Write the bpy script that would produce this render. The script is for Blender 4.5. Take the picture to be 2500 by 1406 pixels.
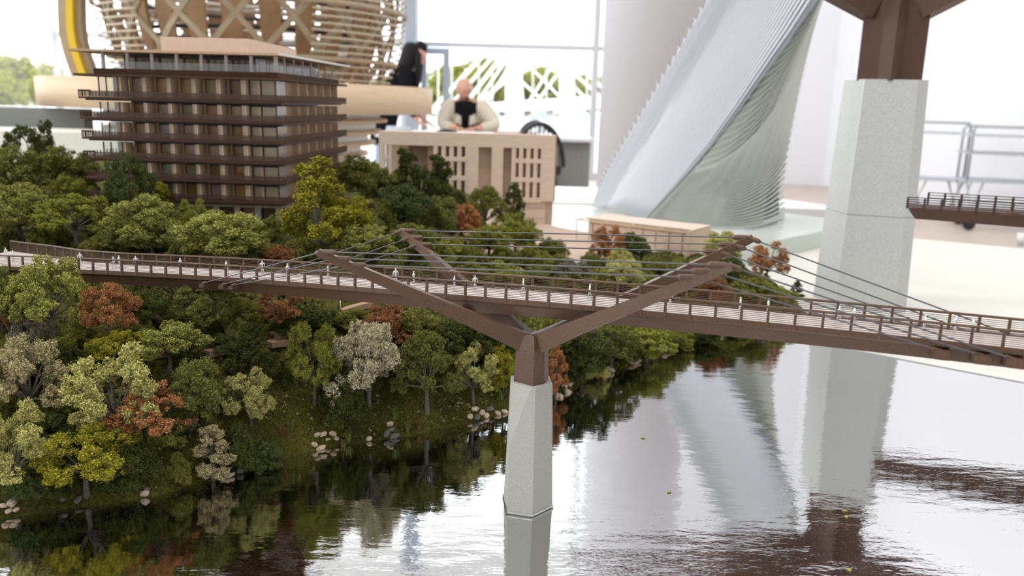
import bpy, bmesh, math, random
import numpy as np
from mathutils import Vector, Matrix, Euler

for o in list(bpy.data.objects): bpy.data.objects.remove(o)
S = bpy.context.scene
COL = S.collection
PI = math.pi

# ------------------------------------------------------------------ camera
# z = 0 is the model water surface, the gallery floor lies at z = -0.72
FPX, PITCH, ROLL, CH = 2004.0, math.radians(12.6), 0.0265, 0.33
FLOOR = -0.72
_r0 = Vector((1, 0, 0)); _f0 = Vector((0, math.cos(PITCH), -math.sin(PITCH))); _u0 = Vector((0, math.sin(PITCH), math.cos(PITCH)))
RC = _r0 * math.cos(ROLL) + _u0 * math.sin(ROLL)
UC = _u0 * math.cos(ROLL) - _r0 * math.sin(ROLL)
OC = Vector((0, 0, CH))
cam = bpy.data.cameras.new('camera'); camo = bpy.data.objects.new('camera', cam); COL.objects.link(camo)
cam.sensor_width = 36; cam.lens = FPX / 2500 * 36; cam.clip_start = 0.02; cam.clip_end = 400
camo.matrix_world = Matrix(((RC.x, UC.x, -_f0.x, 0), (RC.y, UC.y, -_f0.y, 0), (RC.z, UC.z, -_f0.z, CH), (0, 0, 0, 1)))
cam.dof.use_dof = True; cam.dof.focus_distance = 0.72; cam.dof.aperture_fstop = 8.0
S.camera = camo

# ------------------------------------------------------------------ world, lights, exposure
SKY_STRENGTH = 2.6
w = bpy.data.worlds.new('overcast_sky'); S.world = w; w.use_nodes = True
bg = w.node_tree.nodes['Background']; bg.inputs[0].default_value = (0.93, 0.97, 1.0, 1); bg.inputs[1].default_value = SKY_STRENGTH
S.view_settings.view_transform = 'Standard'; S.view_settings.look = 'None'
S.view_settings.gamma = 1.0; S.view_settings.use_curve_mapping = False
S.view_settings.exposure = 0.46

def ray(px, py): return RC * ((px - 1250) / FPX) + UC * ((703 - py) / FPX) + _f0
def at_z(px, py, z):
    d = ray(px, py); return OC + d * ((z - CH) / d.z)
def at_y(px, py, y):
    d = ray(px, py); return OC + d * (y / d.y)
def proj(p):
    v = Vector(p) - OC; zc = v.dot(_f0); return 1250 + FPX * v.dot(RC) / zc, 703 - FPX * v.dot(UC) / zc
def height_at(P, row):
    lo, hi = -3.0, 8.0
    for _ in range(50):
        m = (lo + hi) / 2
        if proj((P[0], P[1], m))[1] > row: lo = m
        else: hi = m
    return m

# ------------------------------------------------------------------ materials
def nodes(name):
    m = bpy.data.materials.new(name); m.use_nodes = True
    nt = m.node_tree; return m, nt, nt.nodes['Principled BSDF']
def mat(name, col, rough=0.6, metal=0.0, noise=0.0, scale=200.0, bump=0.0, spec=0.5, alpha=1.0, stretch=None, coord='Object', detail=4.0):
    m, nt, b = nodes(name)
    b.inputs['Base Color'].default_value = (*col, 1); b.inputs['Roughness'].default_value = rough
    b.inputs['Metallic'].default_value = metal; b.inputs['Specular IOR Level'].default_value = spec
    b.inputs['Alpha'].default_value = alpha
    if noise or bump:
        tc = nt.nodes.new('ShaderNodeTexCoord'); mp = nt.nodes.new('ShaderNodeMapping'); nz = nt.nodes.new('ShaderNodeTexNoise')
        nt.links.new(tc.outputs[coord], mp.inputs[0]); nt.links.new(mp.outputs[0], nz.inputs['Vector'])
        if stretch: mp.inputs['Scale'].default_value = stretch
        nz.inputs['Scale'].default_value = scale; nz.inputs['Detail'].default_value = detail
        if noise:
            mx = nt.nodes.new('ShaderNodeMapRange'); mx.inputs[1].default_value = 0.3; mx.inputs[2].default_value = 0.7
            mx.inputs[3].default_value = 1 - noise; mx.inputs[4].default_value = 1 + noise
            vm = nt.nodes.new('ShaderNodeVectorMath'); vm.operation = 'SCALE'; vm.inputs[0].default_value = col
            nt.links.new(nz.outputs['Fac'], mx.inputs[0]); nt.links.new(mx.outputs[0], vm.inputs['Scale']); nt.links.new(vm.outputs[0], b.inputs['Base Color'])
        if bump:
            bp = nt.nodes.new('ShaderNodeBump'); bp.inputs['Strength'].default_value = 1.0; bp.inputs['Distance'].default_value = bump
            nt.links.new(nz.outputs['Fac'], bp.inputs['Height']); nt.links.new(bp.outputs[0], b.inputs['Normal'])
    return m
def mat_object_colour(name, rough=0.5, island=False, spec=0.3, lo=0.55, hi=1.4):
    m, nt, b = nodes(name)
    oi = nt.nodes.new('ShaderNodeObjectInfo'); b.inputs['Roughness'].default_value = rough; b.inputs['Specular IOR Level'].default_value = spec
    if island:
        g = nt.nodes.new('ShaderNodeNewGeometry'); mr = nt.nodes.new('ShaderNodeMapRange'); mr.inputs[3].default_value = lo; mr.inputs[4].default_value = hi
        vm = nt.nodes.new('ShaderNodeVectorMath'); vm.operation = 'SCALE'
        nt.links.new(g.outputs['Random Per Island'], mr.inputs[0]); nt.links.new(oi.outputs['Color'], vm.inputs[0]); nt.links.new(mr.outputs[0], vm.inputs['Scale'])
        nt.links.new(vm.outputs[0], b.inputs['Base Color'])
    else: nt.links.new(oi.outputs['Color'], b.inputs['Base Color'])
    return m

M = {}
M['bronze'] = mat('brown_bronze', (0.122, 0.071, 0.046), 0.42, 0.0, 0.35, 1400, 0.00012, spec=.35)
M['bronze_plain'] = mat('brown_paint', (0.10, 0.055, 0.040), 0.5, 0.0, 0.10, 300, spec=.25)
M['deck'] = mat('deck_boards', (0.60, 0.54, 0.50), 0.6, 0, 0.10, 500)
M['cable'] = mat('grey_cable', (0.13, 0.13, 0.135), 0.5, 0.1, spec=.3)
M['concrete'] = mat('speckled_concrete', (0.46, 0.46, 0.42), 0.8, 0, 0.10, 900, 0.00006)
M['concrete_big'] = mat('mottled_concrete', (0.56, 0.57, 0.56), 0.8, 0, 0.12, 420, 0.0001)
M['silver'] = mat('silver_paint', (0.78, 0.80, 0.80), 0.35, 0.25)
M['steel'] = mat('collar_steel', (0.55, 0.56, 0.55), 0.3, 0.8)
M['foliage'] = mat_object_colour('foliage_flock', 0.9, True, 0.1, 0.5, 1.5)
M['bark'] = mat('grey_bark', (0.17, 0.155, 0.125), 0.9, 0, 0.35, 60, 0.002)
M['rock'] = mat('pale_rock', (0.58, 0.47, 0.34), 0.85, 0, 0.35, 2.5, 0)
M['rock_grey'] = mat('grey_rock', (0.16, 0.15, 0.135), 0.85, 0, 0.25, 2.5, 0)
M['path'] = mat('terracotta_path', (0.42, 0.26, 0.17), 0.8, 0, 0.08, 150)
M['tan'] = mat('tan_panel', (0.58, 0.385, 0.245), 0.6, 0, 0.10, 60, 0, stretch=(8, 8, 1))
M['tan_light'] = mat('pale_tan_fin', (0.76, 0.60, 0.43), 0.6, 0, 0.05, 200)
M['pink_box'] = mat('pale_card', (0.66, 0.53, 0.44), 0.65, 0, 0.03, 100)
M['brown_slab'] = mat('brown_slab', (0.088, 0.048, 0.030), 0.75, 0, 0.08, 300, spec=.15)
M['brown_frame'] = mat('dark_frame', (0.06, 0.04, 0.032), 0.45)
M['white_card'] = mat('white_card', (0.80, 0.78, 0.76), 0.5)
M['column_grey'] = mat('grey_white_column', (0.62, 0.57, 0.51), 0.6)
M['pane'] = mat_object_colour('window_pane', 0.12, False, 0.5)
M['ply'] = mat('plywood', (0.72, 0.58, 0.46), 0.6, 0, 0.08, 30, 0, stretch=(1, 1, 14))
M['ply_dark'] = mat('plywood_edge', (0.40, 0.23, 0.13), 0.6, 0, 0.15, 60)
M['drum_ply'] = mat('birch_ply', (0.66, 0.50, 0.33), 0.55, 0, 0.06, 10, 0, stretch=(1, 1, 10))
M['lattice'] = mat('laminated_timber', (0.40, 0.32, 0.22), 0.6, 0, 0.08, 20)
M['lattice_light'] = mat('pale_timber_ring', (0.60, 0.53, 0.40), 0.55)
M['lattice_brown'] = mat('brown_timber_panel', (0.42, 0.26, 0.14), 0.6, 0, 0.1, 20)
M['yellow'] = mat('yellow_card', (0.80, 0.55, 0.02), 0.5)
M['white_metal'] = mat('white_ribbed_metal', (0.80, 0.82, 0.87), 0.36, 0.25)
M['sage_metal'] = mat('sage_ribbed_metal', (0.50, 0.53, 0.48), 0.38, 0.35)
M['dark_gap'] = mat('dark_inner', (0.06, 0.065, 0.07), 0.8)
M['plinth_sage'] = mat('sage_plinth', (0.56, 0.61, 0.56), 0.25)
M['cream'] = mat('cream_table', (0.70, 0.69, 0.62), 0.5)
M['white'] = mat('white_paint', (0.82, 0.82, 0.82), 0.7)
M['wall_grey'] = mat('grey_rear_wall', (0.50, 0.50, 0.51), 0.85)
M['wall'] = mat('white_wall', (0.84, 0.85, 0.89), 0.85)
M['col_paint'] = mat('pale_column_paint', (0.60, 0.61, 0.65), 0.6)
M['floor'] = mat('peach_timber_floor', (0.58, 0.48, 0.41), 0.45, 0, 0.08, 4, 0, stretch=(1, 8, 1))
M['frame'] = mat('window_frame', (0.58, 0.60, 0.64), 0.5)
M['frame_blue'] = mat('door_frame', (0.33, 0.38, 0.45), 0.5)
M['grey_wall'] = mat('grey_green_panel', (0.26, 0.27, 0.25), 0.7)
M['black'] = mat('black_plastic', (0.015, 0.016, 0.018), 0.45)
M['table_white'] = mat('white_laminate', (0.80, 0.80, 0.82), 0.3)
M['tube'] = mat('grey_tube', (0.36, 0.38, 0.41), 0.35, 0.5)
M['tray'] = mat('blue_grey_tray', (0.50, 0.53, 0.58), 0.45)
M['skin'] = mat('skin', (0.62, 0.33, 0.23), 0.55)
M['cloth_black'] = mat('black_cloth', (0.010, 0.010, 0.012), 0.95, spec=.08)
M['cloth_cream'] = mat('cream_linen', (0.62, 0.56, 0.45), 0.9, 0, 0.06, 60)
M['hair_black'] = mat('black_hair', (0.008, 0.007, 0.008), 0.6, spec=.2)
M['hair_white'] = mat('white_hair', (0.75, 0.72, 0.70), 0.8)
M['denim'] = mat('pale_denim', (0.30, 0.36, 0.47), 0.9)
M['paper'] = mat('paper', (0.85, 0.84, 0.83), 0.7)
M['ext_white'] = mat('white_ironwork', (0.8, 0.8, 0.8), 0.6)
M['ext_ground'] = mat('pale_paving', (0.55, 0.55, 0.53), 0.9)
M['ext_dark'] = mat('slate_deck_shade', (0.42, 0.45, 0.52), 0.8)

def glass(name, tint=(1, 1, 1), refl=0.04):
    m, nt, b = nodes(name); nt.nodes.remove(b); out = nt.nodes['Material Output']
    t = nt.nodes.new('ShaderNodeBsdfTransparent'); t.inputs[0].default_value = (*tint, 1)
    g = nt.nodes.new('ShaderNodeBsdfGlossy'); g.inputs['Roughness'].default_value = 0.02
    mx = nt.nodes.new('ShaderNodeMixShader'); mx.inputs[0].default_value = refl
    nt.links.new(t.outputs[0], mx.inputs[1]); nt.links.new(g.outputs[0], mx.inputs[2]); nt.links.new(mx.outputs[0], out.inputs[0]); return m
M['glass'] = glass('clear_glass'); M['glass_rail'] = glass('clear_acrylic', (0.9, 0.92, 0.92), 0.10)
def mesh_screen(name, col, dens):
    m, nt, b = nodes(name); out = nt.nodes['Material Output']; b.inputs['Base Color'].default_value = (*col, 1); b.inputs['Roughness'].default_value = .5
    t = nt.nodes.new('ShaderNodeBsdfTransparent'); mx = nt.nodes.new('ShaderNodeMixShader'); mx.inputs[0].default_value = dens
    nt.links.new(t.outputs[0], mx.inputs[1]); nt.links.new(b.outputs[0], mx.inputs[2]); nt.links.new(mx.outputs[0], out.inputs[0]); return m
M['rail_screen'] = mesh_screen('brown_mesh_rail', (0.085, 0.045, 0.028), 0.55)

# ------------------------------------------------------------------ mesh helpers
class MB:
    def __init__(s): s.v = []; s.f = []
    def add(s, vs, fs):
        n = len(s.v); s.v += [Vector(p) for p in vs]; s.f += [tuple(i + n for i in f) for f in fs]; return s
    def box(s, a, b):
        x0, y0, z0 = a; x1, y1, z1 = b
        return s.add([(x0, y0, z0), (x1, y0, z0), (x1, y1, z0), (x0, y1, z0), (x0, y0, z1), (x1, y0, z1), (x1, y1, z1), (x0, y1, z1)],
                     [(3, 2, 1, 0), (4, 5, 6, 7), (0, 1, 5, 4), (1, 2, 6, 5), (2, 3, 7, 6), (3, 0, 4, 7)])
    def prism(s, poly, z0, z1):
        n = len(poly); vs = [(p[0], p[1], z0) for p in poly] + [(p[0], p[1], z1) for p in poly]
        return s.add(vs, [tuple(range(n))[::-1], tuple(range(n, 2 * n))] + [(i, (i + 1) % n, n + (i + 1) % n, n + i) for i in range(n)])
    def loft(s, rings, cap=True):
        n = len(rings[0]); vs = [p for r in rings for p in r]; fs = []
        for k in range(len(rings) - 1):
            for i in range(n): fs.append((k * n + i, k * n + (i + 1) % n, (k + 1) * n + (i + 1) % n, (k + 1) * n + i))
        if cap: fs += [tuple(range(n))[::-1], tuple(range((len(rings) - 1) * n, len(rings) * n))]
        return s.add(vs, fs)
    def tube(s, pts, r, seg=6, cap=True, closed=False):
        pts = [Vector(p) for p in pts]; n = len(pts); rings = []
        rr = r if isinstance(r, (list, tuple)) else [r] * n
        up = None
        for i, p in enumerate(pts):
            a = pts[i - 1] if (i > 0 or closed) else p; b = pts[(i + 1) % n] if (i < n - 1 or closed) else p
            t = (b - a).normalized()
            if up is None: up = Vector((0, 0, 1)) if abs(t.z) < .9 else Vector((1, 0, 0))
            x = t.cross(up).normalized(); y = x.cross(t).normalized(); up = y
            rings.append([p + (x * math.cos(2 * PI * k / seg) + y * math.sin(2 * PI * k / seg)) * rr[i] for k in range(seg)])
        if closed: rings.append(rings[0]); cap = False
        return s.loft(rings, cap)
    def beam(s, p, q, w0, h0, w1=None, h1=None, side=None, top=False):
        p, q = Vector(p), Vector(q); w1 = w0 if w1 is None else w1; h1 = h0 if h1 is None else h1
        t = (q - p).normalized(); sd = side or t.cross(Vector((0, 0, 1)))
        if sd.length < 1e-6: sd = Vector((1, 0, 0))
        sd = (sd - t * sd.dot(t)).normalized(); up = sd.cross(t).normalized()
        rings = []
        for c, ww, hh in ((p, w0, h0), (q, w1, h1)):
            lo, hi = (-hh, 0) if top else (-hh / 2, hh / 2)
            rings.append([c - sd * ww / 2 + up * lo, c + sd * ww / 2 + up * lo, c + sd * ww / 2 + up * hi, c - sd * ww / 2 + up * hi])
        return s.loft(rings)
    def lathe(s, prof, c=(0, 0, 0), seg=24, sx=1, sy=1):
        c = Vector(c); rings = [[c + Vector((r * sx * math.cos(2 * PI * k / seg), r * sy * math.sin(2 * PI * k / seg), z)) for k in range(seg)] for r, z in prof]
        return s.loft(rings)

def empty(name, loc=(0, 0, 0), rz=0.0, parent=None):
    o = bpy.data.objects.new(name, None); COL.objects.link(o); o.location = loc; o.rotation_euler = (0, 0, rz); o.empty_display_size = 0.02
    if parent: o.parent = parent
    return o
def mesh_of(name, mb, material, origin=None, smooth=False):
    me = bpy.data.meshes.new(name); og = Vector(origin) if origin is not None else Vector((0, 0, 0))
    me.from_pydata([tuple(v - og) for v in mb.v], [], mb.f); me.update()
    bm = bmesh.new(); bm.from_mesh(me); bmesh.ops.recalc_face_normals(bm, faces=bm.faces); bm.to_mesh(me); bm.free()
    if smooth: me.polygons.foreach_set('use_smooth', [True] * len(me.polygons))
    me.materials.append(M[material] if isinstance(material, str) else material); return me
def link(name, me, parent=None, loc=(0, 0, 0), rot=(0, 0, 0), scale=(1, 1, 1)):
    o = bpy.data.objects.new(name, me); COL.objects.link(o); o.location = loc; o.rotation_euler = rot; o.scale = scale
    if parent: o.parent = parent
    return o
def part(name, mb, material, root, smooth=False, parent=None, label=None):
    """a part whose vertices are given in world space (unrotated root) or root space when root is rotated"""
    og = root.location if 'local' not in root else Vector((0, 0, 0))
    o = link(name, mesh_of(name, mb, material, og, smooth), parent or root)
    if label: o['label'] = label
    return o
def solo(name, mb, material, base, label=None, cat=None, group=None, kind=None, smooth=False):
    o = link(name, mesh_of(name, mb, material, base, smooth), None, base); tag(o, label, cat, group, kind); return o
def tag(o, label=None, cat=None, group=None, kind=None):
    if label: o['label'] = label
    if cat: o['category'] = cat
    if group: o['group'] = group
    if kind: o['kind'] = kind
    return o
def thing(name, label, cat, loc=(0, 0, 0), rz=0.0, group=None, local=False):
    o = empty(name, loc, rz); tag(o, label, cat, group)
    if local: o['local'] = 1
    return o
def sub(name, mb, material, partobj, smooth=False):
    """sub-part in the same space as its part"""
    root = partobj.parent; og = root.location if 'local' not in root else Vector((0, 0, 0))
    return link(name, mesh_of(name, mb, material, og, smooth), partobj)
def sm(a, b, x):
    t = np.clip((x - a) / (b - a), 0, 1); return t * t * (3 - 2 * t)
# ------------------------------------------------------------------ room shell
BACK, CEIL, LEFT, REAR = 12.2, 7.4, -10.0, -5.0
def wr(y): return 4.4 + (13.0 - y) * 0.20           # right wall line
solo('floor', MB().prism([(LEFT, REAR), (9, REAR), (9, 14), (LEFT, 14)], FLOOR - .1, FLOOR), 'floor', (0, 0, FLOOR), kind='structure')
solo('ceiling', MB().prism([(LEFT, REAR), (9, REAR), (9, 14), (LEFT, 14)], CEIL, CEIL + .1), 'white', (0, 0, CEIL), kind='structure')
solo('wall_right', MB().prism([(wr(14), 14), (wr(REAR), REAR), (wr(REAR) + .15, REAR), (wr(14) + .15, 14)], FLOOR, CEIL), 'wall', (4.4, 13, FLOOR), kind='structure')
solo('wall_back', MB().box((2.05, BACK, FLOOR), (5.2, BACK + .2, CEIL)), 'wall', (3, BACK, FLOOR), kind='structure')

def window_wall(n, axis, fixed, a0, a1, posts, transoms, z0, z1, fw=.07):
    """glazed wall: root mesh is the frame, children the panes"""
    mb = MB()
    def bx(u0, u1, za, zb, t):
        if axis == 'x': mb.box((u0, fixed - t, za), (u1, fixed + t, zb))
        else: mb.box((fixed - t, u0, za), (fixed + t, u1, zb))
    for u, wd in posts: bx(u - wd / 2, u + wd / 2, z0, z1, .06)
    for z, wd in transoms: bx(a0, a1, z - wd / 2, z + wd / 2, .05)
    base = (a0, fixed, z0) if axis == 'x' else (fixed, a0, z0)
    fr = solo('window_%d' % n, mb, 'frame', base, kind='structure')
    us = [a0] + sorted(u for u, _ in posts if a0 < u < a1) + [a1]; zs = sorted([z0] + [z for z, _ in transoms] + [z1])
    for i in range(len(us) - 1):
        for k in range(len(zs) - 1):
            if us[i + 1] - us[i] < .05 or zs[k + 1] - zs[k] < .1: continue
            pm = MB()
            if axis == 'x': pm.box((us[i], fixed - .006, zs[k]), (us[i + 1], fixed + .006, zs[k + 1]))
            else: pm.box((fixed - .006, us[i], zs[k]), (fixed + .006, us[i + 1], zs[k + 1]))
            link('pane', mesh_of('pane', pm, 'glass', base), fr)
    return fr
xb = lambda px, row=120: at_y(px, row, BACK).x
ZT = at_y(1240, 113, BACK).z                        # transom seen behind the people
window_wall(1, 'x', BACK, LEFT, 2.05, [(LEFT, .1), (xb(-250), .08), (xb(130, 70), .05), (xb(560), .08), (xb(988), .10), (xb(1455), .09), (1.95, .2)],
            [(FLOOR + .05, .1), (ZT, .07), (CEIL - .05, .1)], FLOOR, CEIL)
# the big grey-blue post and the door frame next to the standing person
solo('trim_1', MB().box((xb(1000), BACK - .45, FLOOR), (xb(1026), BACK - .12, CEIL)), 'frame_blue', (xb(1012), BACK - .3, FLOOR), kind='structure')
d0, d1 = xb(1030), xb(1099)
zd = at_y(1070, 118, BACK).z
dm = MB().box((d0, BACK - .12, FLOOR), (d0 + .08, BACK - .04, zd)).box((d1 - .09, BACK - .12, FLOOR), (d1, BACK - .04, zd)).box((d0 + .08, BACK - .12, zd - .09), (d1 - .09, BACK - .04, zd))
solo('door_1', dm, 'frame_blue', (d0, BACK - .08, FLOOR), kind='structure')
window_wall(2, 'y', LEFT, REAR, BACK, [(REAR, .1), (-1, .1), (3, .1), (7, .1), (BACK, .1)], [(FLOOR + .05, .1), (ZT, .07), (CEIL - .05, .1)], FLOOR, CEIL)
solo('wall_rear_unseen', MB().box((LEFT, REAR - .2, FLOOR), (9, REAR, CEIL)), 'wall_grey', (0, REAR, FLOOR), kind='structure')  # unseen wall, closed and greyed to weaken light from behind the camera

# added ceiling lights, out of view (a white housing with a panel light under it)
for i, (x, y) in enumerate([(-4.0, 1.2), (-.6, 1.2), (2.6, 1.2), (-4.0, -2), (-.6, -2), (2.6, -2), (-4.0, 5.0), (2.6, 5.0), (3.2, 8.2)]):
    lt = thing('added_ceiling_light', 'unseen long white light added under the gallery ceiling', 'added lamp', (x, y, CEIL - .06), 0, 'added ceiling lights')
    part('housing', MB().box((x - .85, y - .22, CEIL - .06), (x + .85, y + .22, CEIL - .001)), 'white', lt)
    la = bpy.data.lights.new('added_fill_light', 'AREA'); la.shape = 'RECTANGLE'; la.size = 1.6; la.size_y = .4; la.energy = 46; la.color = (1, .985, .96)
    lo = bpy.data.objects.new('added_fill_light', la); COL.objects.link(lo); lo.location = (0, 0, -.01); lo.parent = lt

# round column
cb = at_y(1592, 300, 6.6)
solo('round_column', MB().lathe([(.415, FLOOR), (.415, CEIL)], (cb.x, cb.y, 0), 64), 'col_paint', (cb.x, cb.y, FLOOR), 'wide smooth pale grey round column behind the ribbed metal sculpture', 'column', smooth=True)

# ------------------------------------------------------------------ tables of the model
# the water plate edge seen at the right under the bridge
e0, e1 = at_z(2090, 857, 0), at_z(2500, 935, 0); ed = (e1 - e0).normalized()
eL = e0 - ed * .16; eR = e1 + ed * .55
dt = thing('display_table', 'cream topped display table carrying the river model', 'table', (0, .9, FLOOR))
part('tabletop', MB().prism([(-3.3, -.02), (1.65, -.02), (1.65, 1.98), (1.352, 2.153), (1.123, 2.288), (.62, 2.72), (.40, 2.88), (-3.3, 2.88)], -.05, -.008), 'cream', dt)
for x, y in ((-3.1, .1), (-.8, .1), (1.45, .1), (-3.1, 2.35), (-.8, 2.35), (.3, 2.6), (1.4, 1.9)):
    part('leg', MB().box((x - .04, y - .04, FLOOR), (x + .04, y + .04, -.05)), 'white', dt)
solo('side_table', MB().prism([(-.2, 3.0), (1.3, 3.0), (.9, 3.6), (-.2, 3.6)], -.06, -.015).box((-.1, 3.1, FLOOR), (.8, 3.5, -.06)), 'table_white', (.3, 3.2, FLOOR),
     'white table edge behind the round plinth left of the ribbed sculpture', 'table')
# ------------------------------------------------------------------ river bank terrain
rng = np.random.default_rng(7)
SHORE = [at_z(*p, 0).to_2d() for p in [(0, 1265), (200, 1235), (350, 1215), (560, 1165), (700, 1118), (800, 1090), (1000, 1063), (1150, 1030), (1240, 1005), (1350, 970), (1420, 938), (1500, 905), (1650, 852), (1800, 812)]]
SHORE = [Vector((-1.25, .40)), Vector((-.62, .52))] + SHORE + [Vector((.42, 1.255)), Vector((.475, 1.31)), Vector((.50, 1.38))]
TIP = [Vector((.49, 1.44)), Vector((.42, 1.53)), Vector((.33, 1.63)), Vector((.05, 1.97)), Vector((-.1, 2.2)), Vector((-1.4, 2.2))]
def seg_dist(X, Y, line):
    d = np.full(X.shape, 9.0)
    for a, b in zip(line[:-1], line[1:]):
        ab = b - a; L = ab.length_squared
        t = np.clip(((X - a.x) * ab.x + (Y - a.y) * ab.y) / L, 0, 1)
        d = np.minimum(d, np.hypot(X - a.x - t * ab.x, Y - a.y - t * ab.y))
    return d
def inside(X, Y, poly):
    r = np.zeros(X.shape, bool); n = len(poly)
    for i in range(n):
        a, b = poly[i], poly[(i + 1) % n]
        c = ((a.y > Y) != (b.y > Y)) & (X < (b.x - a.x) * (Y - a.y) / (b.y - a.y + 1e-12) + a.x)
        r ^= c
    return r
def vnoise(X, Y, s, seed):
    r = np.random.default_rng(seed); G = r.random((64, 64)); u = X * s; v = Y * s
    i = np.floor(u).astype(int); j = np.floor(v).astype(int); fu = u - i; fv = v - j; fu = fu * fu * (3 - 2 * fu); fv = fv * fv * (3 - 2 * fv)
    g = lambda a, b: G[a % 64, b % 64]
    return (g(i, j) * (1 - fu) + g(i + 1, j) * fu) * (1 - fv) + (g(i, j + 1) * (1 - fu) + g(i + 1, j + 1) * fu) * fv - .5
LAND = SHORE + TIP
BACKL = [SHORE[-1]] + TIP
UNDER = [Vector(p) for p in ((-.80, .96), (-.56, .895), (-.43, .85), (-.30, .80), (-.15, .74), (0, .68))]
def terrain(X, Y):
    X = np.asarray(X, float); Y = np.asarray(Y, float)
    s = seg_dist(X, Y, SHORE) * np.where(inside(X, Y, LAND), 1, -1); b = seg_dist(X, Y, BACKL)
    hp = .155 + (.058 - .155) * sm(-.22, .06, X)
    wd = .30 + (.16 - .30) * sm(-.2, .15, X)
    z = .004 + hp * (1 - np.exp(-np.clip(s, 0, 9) / wd * 2.6)) / (1 - math.exp(-2.6) * .3)
    z = np.minimum(z, hp * 1.02 + .004)
    z *= sm(-.01, .05, b) * .8 + .2
    z = np.minimum(z, .118 + .9 * np.maximum(0, seg_dist(X, Y, UNDER) - .055))      # hollow under the bridge landing
    z += (vnoise(X, Y, 22, 1) * .010 + vnoise(X, Y, 60, 2) * .004) * sm(0, .05, s) * (1 - sm(.25, .4, s) * .8)
    return np.where(s > 0, z * sm(-.004, .012, s) + .001, np.maximum(s * .8, -.02) + .001)
def tz(x, y): return float(terrain(np.array([x]), np.array([y]))[0])
def on_ground(px, row):
    d = ray(px, row) / ray(px, row).y; lo, hi = .45, 2.4
    for _ in range(3):
        T = np.linspace(lo, hi, 80); below = (CH + d.z * T) < terrain(d.x * T, T); i = int(np.argmax(below)) if below.any() else 79
        lo, hi = T[max(i - 1, 0)], T[i]
    return OC + d * float(hi)

st = .0085
xs = np.arange(-1.22, .53, st); ys = np.arange(.42, 2.2, st)
GX, GY = np.meshgrid(xs, ys); GZ = terrain(GX, GY)
ins = inside(GX, GY, LAND); sd = seg_dist(GX, GY, SHORE)
bd = seg_dist(GX, GY, BACKL)
keep = (ins | (sd < .016)) & ~(~ins & (bd < .03) & (sd > .012))
nx = len(xs); idx = -np.ones(GX.shape, int); idx[keep] = np.arange(keep.sum())
q = keep[:-1, :-1] & keep[1:, :-1] & keep[:-1, 1:] & keep[1:, 1:]
fi = np.stack([idx[:-1, :-1][q], idx[:-1, 1:][q], idx[1:, 1:][q], idx[1:, :-1][q]], 1)
me = bpy.data.meshes.new('ground_bank'); me.from_pydata(np.stack([GX[keep], GY[keep], GZ[keep]], 1).tolist(), [], fi.tolist()); me.update()
me.polygons.foreach_set('use_smooth', [True] * len(me.polygons))
wood = sm(.27, .30, sd + vnoise(GX, GY, 30, 5) * .03) * sm(-.12, -.06, GX) * ins
at = me.attributes.new('wood', 'FLOAT', 'POINT'); at.data.foreach_set('value', wood[keep].astype(np.float32))
m, nt, b = nodes('mossy_ground'); b.inputs['Roughness'].default_value = .95; b.inputs['Specular IOR Level'].default_value = .1
tc = nt.nodes.new('ShaderNodeTexCoord'); n1 = nt.nodes.new('ShaderNodeTexNoise'); n1.inputs['Scale'].default_value = 14; n2 = nt.nodes.new('ShaderNodeTexNoise'); n2.inputs['Scale'].default_value = 420
cr = nt.nodes.new('ShaderNodeValToRGB'); cr.color_ramp.elements[0].position = .32; cr.color_ramp.elements[0].color = (.042, .043, .009, 1); cr.color_ramp.elements[1].position = .7; cr.color_ramp.elements[1].color = (.110, .100, .020, 1)
nt.links.new(tc.outputs['Object'], n1.inputs[0]); nt.links.new(tc.outputs['Object'], n2.inputs[0]); nt.links.new(n1.outputs['Fac'], cr.inputs[0])
mr = nt.nodes.new('ShaderNodeMapRange'); mr.inputs[1].default_value = .3; mr.inputs[2].default_value = .7; mr.inputs[3].default_value = .5; mr.inputs[4].default_value = 1.5
vm = nt.nodes.new('ShaderNodeVectorMath'); vm.operation = 'SCALE'; nt.links.new(n2.outputs['Fac'], mr.inputs[0]); nt.links.new(cr.outputs[0], vm.inputs[0]); nt.links.new(mr.outputs[0], vm.inputs['Scale'])
aw = nt.nodes.new('ShaderNodeAttribute'); aw.attribute_name = 'wood'; mx = nt.nodes.new('ShaderNodeMix'); mx.data_type = 'RGBA'
nt.links.new(aw.outputs['Fac'], mx.inputs[0]); nt.links.new(vm.outputs[0], mx.inputs[6]); mx.inputs[7].default_value = (.56, .43, .35, 1)
nt.links.new(mx.outputs[2], b.inputs['Base Color'])
bp = nt.nodes.new('ShaderNodeBump'); bp.inputs['Distance'].default_value = .002; nt.links.new(n2.outputs['Fac'], bp.inputs['Height']); nt.links.new(bp.outputs[0], b.inputs['Normal'])
me.materials.append(m); gb = link('ground_bank', me); tag(gb, kind='structure')

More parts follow.
